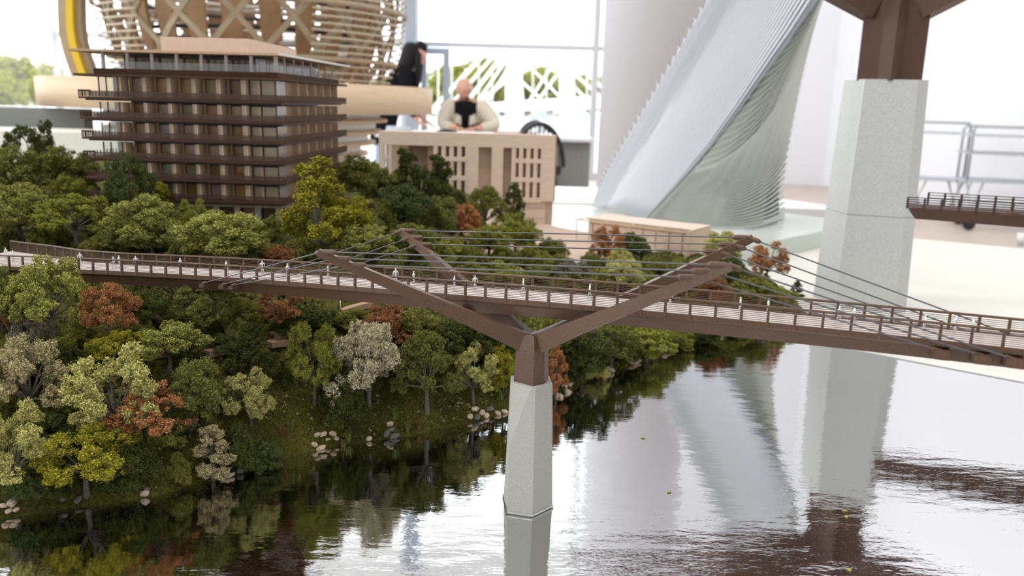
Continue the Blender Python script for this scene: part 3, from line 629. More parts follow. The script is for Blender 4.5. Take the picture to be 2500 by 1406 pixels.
TREES = [
 # px, top row, foot row, crown width px, kind, colour, label
 (96, 284, 470, 118, 'spread', 'dark', 'dark olive tree standing tallest at the far left below the grey wall'),
 (40, 342, 520, 150, 'round', 'green', 'dull green tree at the left edge in the row behind, below the tallest dark one'),
 (168, 340, 500, 150, 'round', 'olive', 'dark olive round tree left of the apartment model, in the back row'),
 (172, 420, 520, 95, 'round', 'limegreen', 'small yellow-olive tree before the dark olive back-row tree left of the apartment model'),
 (52, 432, 592, 160, 'round', 'sage', 'large sage tree at the left edge above the bridge deck'),
 (188, 460, 594, 165, 'spread', 'limegreen', 'yellow-green open tree with a visible dark trunk above the deck at left'),
 (118, 512, 600, 100, 'bush', 'olive', 'olive bush between the sage and the yellow-green trees at left'),
 (322, 350, 560, 110, 'spread', 'deep', 'slender blue-green tree rising against the left half of the apartment model'),
 (368, 432, 540, 95, 'round', 'lime', 'bright lime crown peeking up behind the sage tree before the apartment model'),
 (355, 458, 606, 150, 'round', 'sage', 'broad sage tree centred below the left half of the apartment model'),
 (290, 540, 610, 100, 'bush', 'green', 'green bush just above the deck below the slender blue-green tree'),
 (374, 540, 616, 125, 'round', 'green', 'round green tree hugging the deck below the broad sage tree'),
 (478, 482, 590, 66, 'spread', 'limegreen', 'small yellow-green tree before the apartment model ground floor'),
 (545, 498, 652, 195, 'round', 'sage', 'biggest pale sage tree right above the deck, before the apartment model'),
 (452, 560, 632, 75, 'bush', 'olive', 'olive shrub between two sage trees above the deck'),
 (658, 508, 590, 62, 'bush', 'olive', 'small olive shrub at the glazed corner of the apartment model ground floor'),
 (690, 588, 645, 95, 'bush', 'rustdark', 'low rust-brown bush behind the deck below the apartment corner'),
 (778, 372, 622, 165, 'cone', 'lime', 'tall bright lime tree covering the right corner of the apartment model'),
 (862, 470, 608, 105, 'round', 'lime', 'lime-olive tree leaning on the right of the tallest lime tree'),
 (735, 560, 640, 90, 'bush', 'olive', 'olive bush at the foot of the tallest lime tree'),
 (880, 362, 500, 115, 'round', 'olive', 'olive tree in the back right of the apartment model beside the plywood facade'),
 (925, 400, 510, 90, 'round', 'green', 'soft green tree before the left end of the plywood facade'),
 (985, 438, 570, 135, 'round', 'deep', 'dark blue-green round tree before the left half of the plywood facade'),
 (1022, 354, 530, 145, 'spread', 'dark', 'dark green umbrella-shaped tree with forked trunk before the plywood facade'),
 (1078, 400, 540, 62, 'cone', 'deep', 'narrow dark green tree beside the umbrella-shaped one'),
 (1072, 470, 585, 90, 'round', 'green', 'mid green tree below the narrow dark one before the plywood facade'),
 (1130, 488, 585, 82, 'round', 'rust', 'round rust-brown tree before the middle of the plywood facade'),
 (1182, 434, 575, 95, 'spread', 'olive', 'flat-topped olive tree before the two blind piers of the plywood facade'),
 (1165, 500, 560, 42, 'bush', 'lime', 'little lime shrub touching the right of the round rust tree'),
 (1252, 440, 565, 62, 'cone', 'deep', 'slim dark green tree before the right window grid of the plywood facade'),
 (1258, 515, 622, 105, 'round', 'limegreen', 'yellow-green tree at the right foot of the plywood facade'),
 (1192, 538, 632, 110, 'round', 'limegreen', 'yellow-green bushy tree below the flat-topped olive one'),
 (1345, 566, 640, 85, 'bush', 'olive', 'olive shrub on the pale board left of the timber pavilion'),
 (1285, 580, 655, 90, 'bush', 'olive', 'olive bush left of the shrub by the timber pavilion'),
 (898, 543, 640, 125, 'round', 'sage', 'sage tree behind the upper cables left of the far mast tip'),
 (1008, 532, 648, 115, 'round', 'green', 'green tree directly behind the far left mast tip'),
 (950, 590, 660, 95, 'bush', 'olive', 'olive bush behind the deck between the two left mast tips'),
 (1062, 580, 665, 105, 'round', 'limegreen', 'yellow-green tree right of the far left mast arm'),
 (1150, 625, 690, 90, 'bush', 'olive', 'olive bush behind the rail right of the far left mast arm'),
 (1125, 650, 692, 52, 'bush', 'rustdark', 'tiny rust shrub behind the rail below the long cables'),
 (1228, 622, 692, 105, 'bush', 'limegreen', 'yellow-green bush under the long cables, middle of the span'),
 (1318, 632, 698, 100, 'bush', 'green', 'green bush under the long cables left of the bare grey tree'),
 (1400, 626, 705, 85, 'spread', 'bare', 'bare grey-branched small tree under the long cables'),
 (1480, 548, 655, 80, 'spread', 'rust', 'rust tree standing before the timber pavilion'),
 (1540, 560, 650, 85, 'round', 'deep', 'dark green tree touching the rust tree before the timber pavilion'),
 (1512, 590, 668, 75, 'bush', 'palesage', 'pale sage shrub below the rust tree of the timber pavilion'),
 (1520, 628, 712, 92, 'round', 'palesage', 'pale sage round tree beside the bare grey one'),
 (1492, 655, 708, 42, 'bush', 'rustdark', 'small rust shrub before the pale sage round tree'),
 (1590, 612, 680, 70, 'bush', 'olive', 'olive shrub before the right half of the timber pavilion'),
 (1655, 618, 700, 85, 'bush', 'green', 'green shrub behind the far right mast arm'),
 (1590, 655, 722, 80, 'bush', 'limegreen', 'lime-green shrub behind the rail left of the far right mast arm'),
 (1760, 554, 650, 88, 'round', 'palesage', 'pale sage tree beside the right end of the timber pavilion'),
 (1785, 600, 690, 60, 'bush', 'deep', 'dark shrub right below the far right mast tip'),
 (1872, 586, 690, 92, 'spread', 'rust', 'orange-brown open tree alone near the tip of the land'),
 (1745, 655, 735, 85, 'bush', 'rustdark', 'rust-tinged bush behind the near right mast tip'),
 (1830, 662, 725, 110, 'bush', 'olive', 'low olive bush on the tip of the land beneath the orange-brown tree'),
 (1908, 690, 742, 70, 'bush', 'limegreen', 'lowest yellow-green bush at the end of the land'),
 (1942, 680, 738, 32, 'cone', 'dark', 'tiny dark upright shrub at the very end of the land'),
 # below / before the deck
 (132, 598, 838, 172, 'spread', 'sage', 'tall sage tree rising before the bridge deck at left'),
 (22, 640, 812, 100, 'round', 'green', 'green tree cut by the left edge below the deck'),
 (6, 712, 812, 62, 'round', 'rust', 'rust tree cut by the left edge below the deck'),
 (72, 742, 832, 78, 'bush', 'bare', 'dull grey bush left of the tall sage tree trunk'),
 (268, 670, 835, 122, 'spread', 'rust', 'tall rust tree left of the leaning props under the deck'),
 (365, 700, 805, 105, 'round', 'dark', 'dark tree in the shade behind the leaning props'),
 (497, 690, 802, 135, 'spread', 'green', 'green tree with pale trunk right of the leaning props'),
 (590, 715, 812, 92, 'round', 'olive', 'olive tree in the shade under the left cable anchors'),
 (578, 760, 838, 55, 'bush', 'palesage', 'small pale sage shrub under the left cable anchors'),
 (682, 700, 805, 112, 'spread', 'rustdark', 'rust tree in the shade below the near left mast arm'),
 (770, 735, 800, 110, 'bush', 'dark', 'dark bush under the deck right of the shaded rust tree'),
 (860, 738, 800, 90, 'bush', 'olive', 'olive bush under the deck beside the upper footpath'),
 (415, 772, 905, 165, 'spread', 'sage', 'wide sage-olive tree with dark limbs standing before the leaning props'),
 (618, 782, 930, 112, 'cone', 'dark', 'dark green upright tree beside the terracotta footpath'),
 (288, 798, 888, 112, 'round', 'lime', 'lime tree behind the pale sage tree on the lower bank'),
 (150, 820, 920, 95, 'bush', 'dark', 'dark bush behind the grey-leaved tree at left'),
 (82, 795, 1035, 160, 'spread', 'grey', 'grey-leaved open tree with dark trunk at left'),
 (12, 835, 1000, 80, 'round', 'lime', 'lime tree cut by the left edge behind the grey-leaved one'),
 (38, 985, 1215, 165, 'spread', 'palesage', 'pale sage tree cut by the lower left edge near the water'),
 (290, 838, 1085, 205, 'spread', 'palesage', 'large pale sage tree spreading in the middle of the left bank'),
 (372, 922, 1085, 172, 'spread', 'rust', 'bright rust tree before the large pale sage one'),
 (482, 862, 1050, 118, 'round', 'green', 'mid green tree right of the bright rust one'),
 (212, 1012, 1205, 205, 'spread', 'lime', 'bright yellow-green tree near the water at lower left'),
 (335, 1045, 1195, 115, 'bush', 'dark', 'dark green shrub right of the bright yellow-green tree'),
 (140, 1090, 1215, 100, 'bush', 'dark', 'dark shrub left of the bright yellow-green tree'),
 (520, 1030, 1168, 92, 'cone', 'grey', 'small grey conical shrub near the water at left'),
 (612, 898, 1035, 105, 'spread', 'palesage', 'small pale sage tree on the grassy bank right of the mid green one'),
 (590, 1010, 1135, 95, 'bush', 'dark', 'dark bush by the water right of the grey conical shrub'),
 (650, 1062, 1140, 95, 'bush', 'deep', 'green bush at the water edge below the small pale sage tree'),
 (768, 770, 985, 125, 'spread', 'limegreen', 'yellow-green tree left of the grey tree in the middle of the bank'),
 (836, 868, 1040, 118, 'bush', 'dark', 'dark green bush at the foot of the yellow-green tree mid bank'),
 (898, 752, 1005, 178, 'spread', 'palegrey', 'pale grey open tree with slim trunk in the middle of the bank'),
 (948, 728, 868, 118, 'round', 'rustdark', 'rust tree behind the pale grey tree'),
 (1042, 788, 1002, 155, 'spread', 'green', 'green tree with slim trunk right of the pale grey one'),
 (1155, 838, 985, 105, 'spread', 'palesage', 'small pale tree left of the concrete pier'),
 (1228, 838, 962, 82, 'round', 'lime', 'lime tree touching the concrete pier from the left'),
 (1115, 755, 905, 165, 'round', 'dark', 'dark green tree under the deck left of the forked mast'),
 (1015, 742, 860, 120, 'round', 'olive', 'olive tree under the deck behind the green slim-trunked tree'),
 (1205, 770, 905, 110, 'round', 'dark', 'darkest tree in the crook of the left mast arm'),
 (1355, 838, 968, 62, 'cone', 'rust', 'narrow rust tree touching the concrete pier from the right'),
 (1322, 760, 890, 120, 'round', 'olive', 'olive tree behind the fork of the mast'),
 (1420, 778, 928, 130, 'round', 'dark', 'dark green tree right of the forked mast'),
 (1492, 775, 905, 115, 'round', 'green', 'green tree by the shore right of the dark one at the mast'),
 (1578, 772, 880, 125, 'round', 'limegreen', 'yellow-green tree by the shore under the right deck'),
 (1448, 860, 925, 70, 'bush', 'palesage', 'pale shrub at the shore right of the forked mast'),
 (1650, 785, 850, 85, 'bush', 'olive', 'olive bush by the shore under the right deck'),
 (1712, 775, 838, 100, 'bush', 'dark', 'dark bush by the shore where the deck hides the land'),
 (1790, 778, 822, 80, 'bush', 'olive', 'last olive bush by the shore under the right deck'),
]
tcount = {}
def plant(px, top, foot, wpx, kind, colr, label, g=None, P=None, name=None, group=None):
    p = P or on_ground(px, foot)
    h = max(.012, height_at(p, top) - p.z) * .97; dep = (p + Vector((0, 0, h * .5)) - OC).dot(_f0); wd = wpx * 1.18 * dep / FPX
    i = tcount.get(kind, 0); tcount[kind] = i + 1
    fol, tru = PROTO[kind][i % len(PROTO[kind])]
    base_w = {'round': .86, 'spread': .92, 'cone': .62, 'bush': 1.15}[kind]
    s = wd / base_w
    r = thing(name or {'bush': 'model_shrub'}.get(kind, 'model_tree'), label, 'shrub' if kind == 'bush' else 'tree', p, i * 2.399, group or 'model trees on the river bank')
    r.scale = (s, s, h)
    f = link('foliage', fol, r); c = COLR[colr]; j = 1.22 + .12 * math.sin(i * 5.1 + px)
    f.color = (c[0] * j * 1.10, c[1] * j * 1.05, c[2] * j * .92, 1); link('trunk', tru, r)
    return r
for t in TREES: plant(*t)
rf = random.Random(12)
FILL = [(1105, 560, 640, 80, 'limegreen'), (1150, 585, 655, 90, 'olive'), (1225, 585, 660, 90, 'olive'), (1320, 600, 668, 90, 'limegreen'), (1370, 605, 672, 80, 'olive'), (1030, 620, 680, 80, 'green'), (1445, 600, 668, 60, 'olive'), (1460, 640, 705, 80, 'limegreen'), (1380, 650, 712, 80, 'olive'), (1560, 640, 705, 70, 'green'), (1630, 650, 715, 70, 'olive'),
        (240, 560, 620, 80, 'olive'), (620, 570, 640, 70, 'green'), (835, 560, 640, 80, 'olive'), (20, 540, 610, 80, 'green'), (440, 500, 580, 70, 'olive'), (300, 470, 545, 80, 'dark'), (230, 480, 560, 80, 'olive'), (940, 470, 560, 80, 'olive'), (1110, 440, 545, 70, 'dark'), (900, 490, 590, 80, 'green')]
MARKS = [(790, 450, 'the tallest lime tree'), (330, 440, 'the slender blue-green tree'), (545, 560, 'the biggest pale sage tree'), (1130, 530, 'the round rust tree'), (1020, 420, 'the umbrella-shaped dark tree'), (1255, 560, 'the plywood facade foot'), (1560, 590, 'the timber pavilion'), (1400, 660, 'the bare grey tree'), (1060, 620, 'the far left mast arm'), (60, 500, 'the large sage tree at the left edge'), (188, 530, 'the yellow-green open tree at left'), (1650, 650, 'the far right mast arm'), (690, 610, 'the low rust bush'),
  (82, 900, 'the grey-leaved tree'), (268, 750, 'the tall rust tree'), (420, 740, 'the leaning props'), (290, 950, 'the large pale sage tree'), (372, 1000, 'the bright rust tree'), (212, 1110, 'the bright yellow-green tree'), (520, 1100, 'the grey conical shrub'), (612, 960, 'the small pale sage tree'), (618, 850, 'the dark upright tree'), (768, 870, 'the mid-bank yellow-green tree'), (898, 870, 'the pale grey tree'), (1042, 890, 'the slim-trunked green tree'), (1155, 900, 'the small pale tree'), (1290, 880, 'the forked mast'), (1578, 820, 'the yellow-green shore tree'), (38, 1100, 'the lower left pale sage tree'), (482, 960, 'the mid green tree')]
seen_labels = set()
def filler_label(px, top, foot, colr):
    cy = (top + foot) / 2; mk = sorted(MARKS, key=lambda m_: (m_[0] - px) ** 2 + (m_[1] - cy) ** 2)
    word = {'dark': 'dark', 'deep': 'blue-green', 'olive': 'olive', 'limegreen': 'yellow-green', 'green': 'green'}[colr]
    for m_ in mk:
        dx, dy = px - m_[0], cy - m_[1]
        side = ('right of' if dx > 0 else 'left of') if abs(dx) > abs(dy) else ('below' if dy > 0 else 'above')
        lab = 'small %s filler shrub %s %s' % (word, side, m_[2])
        if lab not in seen_labels: seen_labels.add(lab); return lab
LOWFILL = [(60, 850, 930, 90), (190, 770, 850, 90), (330, 750, 820, 90), (440, 820, 880, 80), (545, 800, 860, 80), (700, 760, 820, 80), (180, 920, 1010, 100), (130, 985, 1080, 100), (400, 1000, 1090, 100), (440, 960, 1060, 90), (560, 930, 1010, 70), (700, 870, 930, 60), (280, 1090, 1190, 90), (60, 1120, 1215, 90), (440, 1090, 1175, 70), (980, 830, 920, 80), (1080, 850, 930, 80), (1170, 790, 880, 80), (1280, 820, 920, 80), (1390, 830, 935, 80), (1530, 820, 880, 80), (20, 900, 1010, 80), (930, 800, 880, 80), (800, 800, 870, 70)]
for f in FILL: plant(f[0], f[1], f[2], f[3], 'bush', f[4], filler_label(f[0], f[1], f[2], f[4]), group='filler shrubs behind the deck')
for f in LOWFILL:
    c_ = rf.choice(['dark', 'dark', 'olive', 'deep']); plant(f[0], f[1], f[2], f[3], 'bush', c_, filler_label(f[0], f[1], f[2], c_), group='filler shrubs on the lower bank')
# ground cover flock (nobody could count it)
def flock(name, n, cond, size, cols, label, seed, cat='ground cover'):
    r = np.random.default_rng(seed); X = r.uniform(-.95, .53, n * 4); Y = r.uniform(.5, 1.75, n * 4)
    s = seg_dist(X, Y, SHORE); ok = inside(X, Y, LAND) & cond(X, Y, s); X, Y, s = X[ok][:n], Y[ok][:n], s[ok][:n]
    Z = terrain(X, Y); balls = np.stack([X, Y, Z + size * .5, np.full(len(X), size * 1.6)], 1)
    me = leaves_mesh(name, balls, 5, size, seed); o = link(name, me); o.color = (*cols, 1); tag(o, label, cat, None, 'stuff'); return o
flock('ground_flock', 15000, lambda X, Y, s: (s > .004) & (s < .32) & (vnoise(X, Y, 26, 9) > -.05) & ~((X > -.1) & (s > .26)), .0014, (.150, .150, .045), 'fine olive flock covering the mossy bank', 21)
flock('shore_flock', 9000, lambda X, Y, s: (s > .002) & (s < .055) & (vnoise(X, Y, 40, 12) > -.1), .0014, (.250, .245, .085), 'pale green creeping plants along the shoreline', 22)
flock('under_growth', 5000, lambda X, Y, s: (s > .06) & (s < .42) & (X < -.05) & (vnoise(X, Y, 18, 15) > .0), .0026, (.060, .068, .018), 'dark undergrowth between the model trees', 23)
flock('tip_growth', 2600, lambda X, Y, s: (X > .05) & (s < .2), .0026, (.150, .165, .040), 'low green growth on the narrow end of the land', 24)

# grass tufts
def tuft(px, row, h, colr, label, i):
    p = on_ground(px, row); r = random.Random(i * 7 + 1); mb = MB()
    for k in range(46):
        a = r.uniform(0, 2 * PI); ln = h * r.uniform(.6, 1.1); sp = r.uniform(.1, .75); b = Vector((math.cos(a), math.sin(a), 0)); s = Vector((-b.y, b.x, 0)) * .00035
        f = p + b * r.uniform(0, h * .22); t1 = f + b * sp * ln * .4 + Vector((0, 0, ln * .6)); t2 = f + b * sp * ln + Vector((0, 0, ln * (1 - sp * .45)))
        mb.add([f - s, f + s, t1 + s * .8, t2, t1 - s * .8], [(0, 1, 2, 4), (4, 2, 3)])
    o = solo('grass_tuft', mb, 'foliage', p, label, 'grass', 'grass tufts by the water'); o.color = (*colr, 1)
for i, (px, row, h, c, lab) in enumerate([
    (712, 1050, .013, (.16, .18, .05), 'green grass tuft beside the reddish one below the mid bank trees'), (690, 1068, .012, (.20, .10, .04), 'reddish grass tuft on the bank left of the rock heap'),
    (850, 1078, .013, (.20, .22, .06), 'pale green grass tuft at the water right of the rock heap'), (838, 1092, .010, (.22, .20, .08), 'small dry grass tuft at the water edge right of the rock heap'),
    (965, 1020, .014, (.14, .18, .05), 'tall green grass tuft behind the single pale rock'), (995, 1052, .013, (.17, .20, .05), 'green grass tuft right of the dark rocks'),
    (1022, 1048, .011, (.19, .12, .05), 'brownish grass tuft right of the dark rocks'), (1222, 975, .013, (.18, .22, .06), 'green grass tuft left of the concrete pier'),
    (1658, 838, .012, (.20, .21, .07), 'pale grass tuft by the shore under the deck'), (1740, 822, .012, (.24, .19, .07), 'dry grass tuft at the shore near the end of the land'), (1880, 700, .012, (.30, .20, .09), 'dry orange grass tuft beside the orange-brown tree')]):
    tuft(px, row, h, c, lab, i)

# rocks
def rock_mesh(seed):
    bm = bmesh.new(); bmesh.ops.create_icosphere(bm, subdivisions=2, radius=1); r = random.Random(seed)
    off = [Vector((r.gauss(0, 1), r.gauss(0, 1), r.gauss(0, 1))).normalized() for _ in range(9)]
    for v in bm.verts:
        d = v.co.normalized(); k = 1
        for o in off:
            q = d.dot(o)
            if q > .72: k = min(k, .72 / q * 1.02)
        v.co = d * k * (1 + r.uniform(-.05, .05))
    me = bpy.data.meshes.new('rock'); bm.to_mesh(me); bm.free(); return me
RK = [rock_mesh(i) for i in range(4)]; RKG = []
for m_ in RK: g_ = m_.copy(); m_.materials.append(M['rock']); g_.materials.append(M['rock_grey']); RKG.append(g_)
RK_LIST = [('pale shore rock in the heap at the lower left edge', [(8, 1238, 15, 0), (28, 1232, 18, 0), (40, 1246, 13, 0), (22, 1250, 12, 0)]), ('mossy shore rock left of the single white stone', [(152, 1218, 16, 1), (192, 1222, 13, 1)]),
 ('white flat stone lying at the lower left shore', [(354, 1209, 17, 0)]), ('grey flat stone behind the white one at the lower left shore', [(358, 1196, 12, 1)]),
 ('pale rock of the pair below the grey conical shrub', [(560, 1163, 15, 0), (545, 1168, 9, 0)]), ('grey round stone right of the pale pair by the water', [(588, 1152, 15, 1)]),
 ('pale rock in the heap at the middle shore', [(768, 1088, 13, 0), (784, 1098, 14, 0), (775, 1064, 12, 0), (790, 1062, 12, 0), (812, 1062, 13, 0), (822, 1072, 10, 0), (800, 1075, 9, 0)]),
 ('brown stone at the water left of the dark rocks', [(902, 1074, 13, 0)]), ('single pale boulder above the dark rocks', [(952, 1038, 12, 0)]), ('dark rock in the small heap below the pale boulder', [(945, 1062, 15, 1), (962, 1068, 14, 1), (955, 1052, 11, 1)]),
 ('pale rock in the heap left of the concrete pier', [(1160, 1002, 14, 0), (1178, 1010, 12, 0), (1188, 1018, 12, 0), (1148, 1020, 12, 0), (1216, 1012, 12, 0), (1232, 1008, 12, 0)]), ('dark rock in the heap left of the concrete pier', [(1165, 1022, 14, 1), (1195, 1002, 13, 1)]),
 ('pale rock in the heap right of the concrete pier', [(1378, 946, 14, 0), (1392, 940, 12, 0), (1384, 962, 11, 0), (1358, 968, 13, 0), (1368, 978, 10, 0)]), ('pale round stone under the right deck, nearest the mast', [(1490, 905, 12, 0)]),
 ('flat pale stone of the pair further along the right shore', [(1545, 888, 14, 0), (1558, 884, 11, 0)]), ('brownish rock beside the shore grass under the right deck', [(1622, 856, 13, 0), (1632, 849, 10, 0)]), ('last small rock at the far end of the shore', [(1762, 822, 9, 0)])]
k = 0
for lab, lst in RK_LIST:
    for q_i, (px, row, wpx, g) in enumerate(sorted(lst)):
        p = on_ground(px, row); s = wpx * p.y / FPX * .78; rr = random.Random(k)
        o = link('shore_rock', (RKG if g else RK)[k % 4], None, (p.x, p.y, max(p.z, 0) + s * .35), (rr.uniform(-.4, .4), rr.uniform(-.4, .4), rr.uniform(0, 6)), (s * rr.uniform(1.0, 1.5), s * rr.uniform(.8, 1.1), s * rr.uniform(.55, .8)))
        tag(o, lab if len(lst) == 1 else lab + ', %s from the left' % ('first', 'second', 'third', 'fourth', 'fifth', 'sixth', 'seventh')[q_i], 'rock', 'rocks along the shore'); k += 1
# ------------------------------------------------------------------ apartment block model
BW, BD = .245, .31
cR = at_y(673, 130, 1.13); BA = math.radians(-2.5)
bo = Vector((cR.x, cR.y, 0)) - Vector((math.cos(BA), math.sin(BA), 0)) * BW
bld = thing('apartment_model', 'brown eight-storey apartment block model with wraparound balconies', 'model', (bo.x, bo.y, .150), BA, local=True)
def bz(row): return .33 + (239 - row) * 1.13 / FPX * 1.0 - .150
ZF = [bz(r) for r in (490, 441, 394, 346, 299, 251)]        # balcony slab levels, bottom to top
ZTOP, ZROOF = bz(190), bz(143)
OV = .020
def bpart(name, a, b, material, parent=None, smooth=False):
    return part(name, MB().box(a, b), material, bld, smooth, parent)
bpart('core', (.028, .030, .0), (BW - .028, BD - .02, ZTOP), 'brown_frame')
win_cols = [(.42, .27, .10), (.50, .40, .27), (.34, .28, .22), (.40, .34, .27), (.30, .17, .05), (.46, .38, .25), (.24, .16, .11), (.55, .46, .30)]
rw = random.Random(4)
fl = ZF + [ZTOP]
# floors: slabs, rails, windows, fins
for k in range(6):
    z = ZF[k]; zn = fl[k + 1]; zc = z + .0055
    bpart('floor_slab', (-OV, -.016, z), (BW + .014, BD + .01, z + .0026), 'brown_slab')
    bpart('slab_soffit', (-OV + .006, -.010, z - .0022), (BW + .008, BD, z), 'brown_frame')
    rh = .0074
    bpart('balcony_rail', (-.004, -.0160, z + .003), (BW + .012, -.0152, z + .003 + rh), 'rail_screen')
    bpart('balcony_rail', (BW + .0132, -.0160, z + .003), (BW + .0142, BD + .01, z + .003 + rh), 'brown_slab')
    # slatted left end
    mb = MB()
    for i in range(9):
        x = -OV + i * .002; mb.box((x, -.016, z + .003), (x + .0009, -.0152, z + .003 + rh))
    for i in range(40):
        y = -.016 + i * .0085; mb.box((-OV, y, z + .003), (-OV + .0009, y + .0011, z + .003 + rh))
    mb.box((-OV, -.0162, z + .002 + rh), (-.003, -.015, z + .0042 + rh)); part('rail_slats', mb, 'brown_slab', bld)
    zt = zn - .004
    # corner glazing left: clear panes with thin mullions
    for x in (.0, .0105, .0265):
        bpart('mullion', (x, -.001, z + .003), (x + .0012, .0005, zt), 'brown_frame')
    w_ = bpart('window', (.0012, .0, z + .003), (.0265, .0006, zt), 'glass_rail')
    bpart('corner_wall', (.014, .012, z + .003), (.028, .0135, zt), 'pink_box')
    # bays of the front
    x = .0268; bay = .0338
    for i in range(6):
        bpart('pier_panel', (x, -.0005, z + .003), (x + .0098, .011, zt), 'tan_light' if i else 'tan')
        bpart('fin', (x + .0098, -.0125, z + .003), (x + .0106, .004, zt), 'tan_light')
        if i == 5: x += .0112; break
        bpart('reveal', (x + .0106, .010, z + .003), (x + .0150, .0125, zt), 'tan')
        c = rw.choice(win_cols); c = tuple(v * rw.uniform(.85, 1.35) for v in c)
        wn = bpart('window', (x + .0150, .011, z + .003), (x + bay - .003, .0118, zt), 'pane'); wn.color = (*c, 1)
        mb = MB().box((x + .0150, .0098, z + .003), (x + .0158, .0110, zt)).box((x + bay - .0038, .0098, z + .003), (x + bay - .003, .011, zt)).box((x + .0150, .0098, zt - .002), (x + bay - .003, .011, zt))
        sub('window_frame', mb, 'brown_frame', wn)
        bpart('side_panel', (x + bay - .003, .006, z + .003), (x + bay, .0125, zt), 'brown_slab')
        x += bay
    # wide glazing at the right corner
    wn = bpart('window', (x, .002, z + .003), (BW - .002, .0028, zt), 'pane'); wn.color = (.50, .43, .30, 1)
    sub('window_frame', MB().box((x, 0, z + .003), (x + .001, .002, zt)).box((x + .0155, 0, z + .003), (x + .0165, .002, zt)).box((BW - .003, 0, z + .003), (BW - .002, .002, zt)).box((x, 0, zt - .0015), (BW - .002, .002, zt)), 'brown_frame', wn)
    bpart('blind', (x + .011, .0014, z + .003), (x + .0145, .0019, zt - .001), 'tan_light')
    # right side: corner pane, tan panels between pale fins
    wn = bpart('window', (BW - .0024, .003, z + .003), (BW - .0016, .040, zt), 'pane'); wn.color = (.55, .50, .42, 1)
    y = .042
    for j in range(6):
        bpart('pier_panel', (BW - .012, y, z + .003), (BW - .006, y + .040, zt), 'tan')
        bpart('fin', (BW - .010, y + .0400, z + .003), (BW + .003, y + .0420, zt), 'tan_light'); y += .0440
# top eave and penthouse
bpart('eave', (-OV - .002, -.020, ZTOP - .005), (BW + .016, BD + .012, ZTOP - .002), 'brown_slab')
bpart('parapet', (-.002, -.006, ZTOP - .002), (BW + .004, BD, ZTOP + .0055), 'brown_slab')
zp = ZTOP + .0055
bpart('penthouse_core', (.026, .024, zp), (BW - .030, BD - .03, ZROOF - .001), 'brown_frame')
for i in range(8):
    x = .0075 + i * .0337
    bpart('penthouse_column', (x, -.002, zp), (x + .0038, .0015, ZROOF), 'column_grey')
    if i < 7:
        wn = bpart('window', (max(x + .004, .026), .0225, zp), (min(x + .0337, BW - .03), .0235, ZROOF - .0035), 'pane'); c = rw.choice(win_cols); wn.color = (c[0] * .75, c[1] * .75, c[2] * .8, 1)
        sub('window_frame', MB().box((max(x + .004, .026), .0215, ZROOF - .0055), (min(x + .0337, BW - .03), .0225, ZROOF - .0035)).box((x + .019, .0215, zp), (x + .0197, .0225, ZROOF - .0055)), 'brown_frame', wn)
for j in range(8):
    y = .004 + j * .042
    bpart('penthouse_column', (BW - .005, y, zp), (BW - .003, y + .0025, ZROOF), 'tan_light')
    if j < 7:
        wn = bpart('window', (BW - .030, y + .003, zp), (BW - .0292, y + .0405, ZROOF - .003), 'pane'); wn.color = (.30, .22, .17, 1) if j % 2 else (.36, .33, .30, 1)
bpart('glass_balustrade', (-.001, -.0045, zp), (BW + .002, -.0040, zp + .0095), 'glass_rail')
bpart('glass_balustrade', (BW + .0025, -.004, zp), (BW + .003, BD - .002, zp + .0095), 'glass_rail')
bpart('glass_balustrade', (-.0015, -.004, zp), (-.001, .12, zp + .0095), 'glass_rail')
mb = MB().prism([(-OV - .008, -.022), (BW + .010, -.022), (BW + .020, BD + .012), (-OV - .008, BD + .012)], ZROOF, ZROOF + .0028); part('roof_plate', mb, 'tan', bld)
part('roof_edge_highlight', MB().prism([(BW + .0102, -.022), (BW + .0112, -.022), (BW + .0212, BD + .012), (BW + .0202, BD + .012)], ZROOF + .0006, ZROOF + .0034), 'white_card', bld)  # white strip painting the window highlight along the right roof edge
bpart('plant_room', (.064, .055, ZROOF + .0028), (.188, BD - .035, ZROOF + .0255), 'pink_box')
# ground floor
bpart('ground_slab', (-.004, -.006, -.01), (BW + .006, BD, .002), 'column_grey')
for i in range(9):
    x = .002 + i * .0292
    bpart('ground_column', (x, .004, .002), (x + .0075, .010, ZF[0]), 'column_grey')
    if i < 8:
        wn = bpart('window', (x + .009, .012, .002), (x + .0285, .0128, ZF[0] - .006), 'pane'); wn.color = (.16, .11, .08, 1) if i % 2 else (.30, .21, .15, 1)
        sub('window_frame', MB().box((x + .009, .0105, ZF[0] - .009), (x + .0285, .012, ZF[0] - .006)).box((x + .009, .0105, .002), (x + .010, .012, ZF[0] - .009)), 'brown_frame', wn)
for j in range(5):
    y = .012 + j * .03; bpart('ground_column', (BW - .008, y, .002), (BW - .004, y + .005, ZF[0]), 'white_card')
bpart('band', (.0, .002, ZF[0] - .0075), (BW, BD - .01, ZF[0] - .0035), 'column_grey')

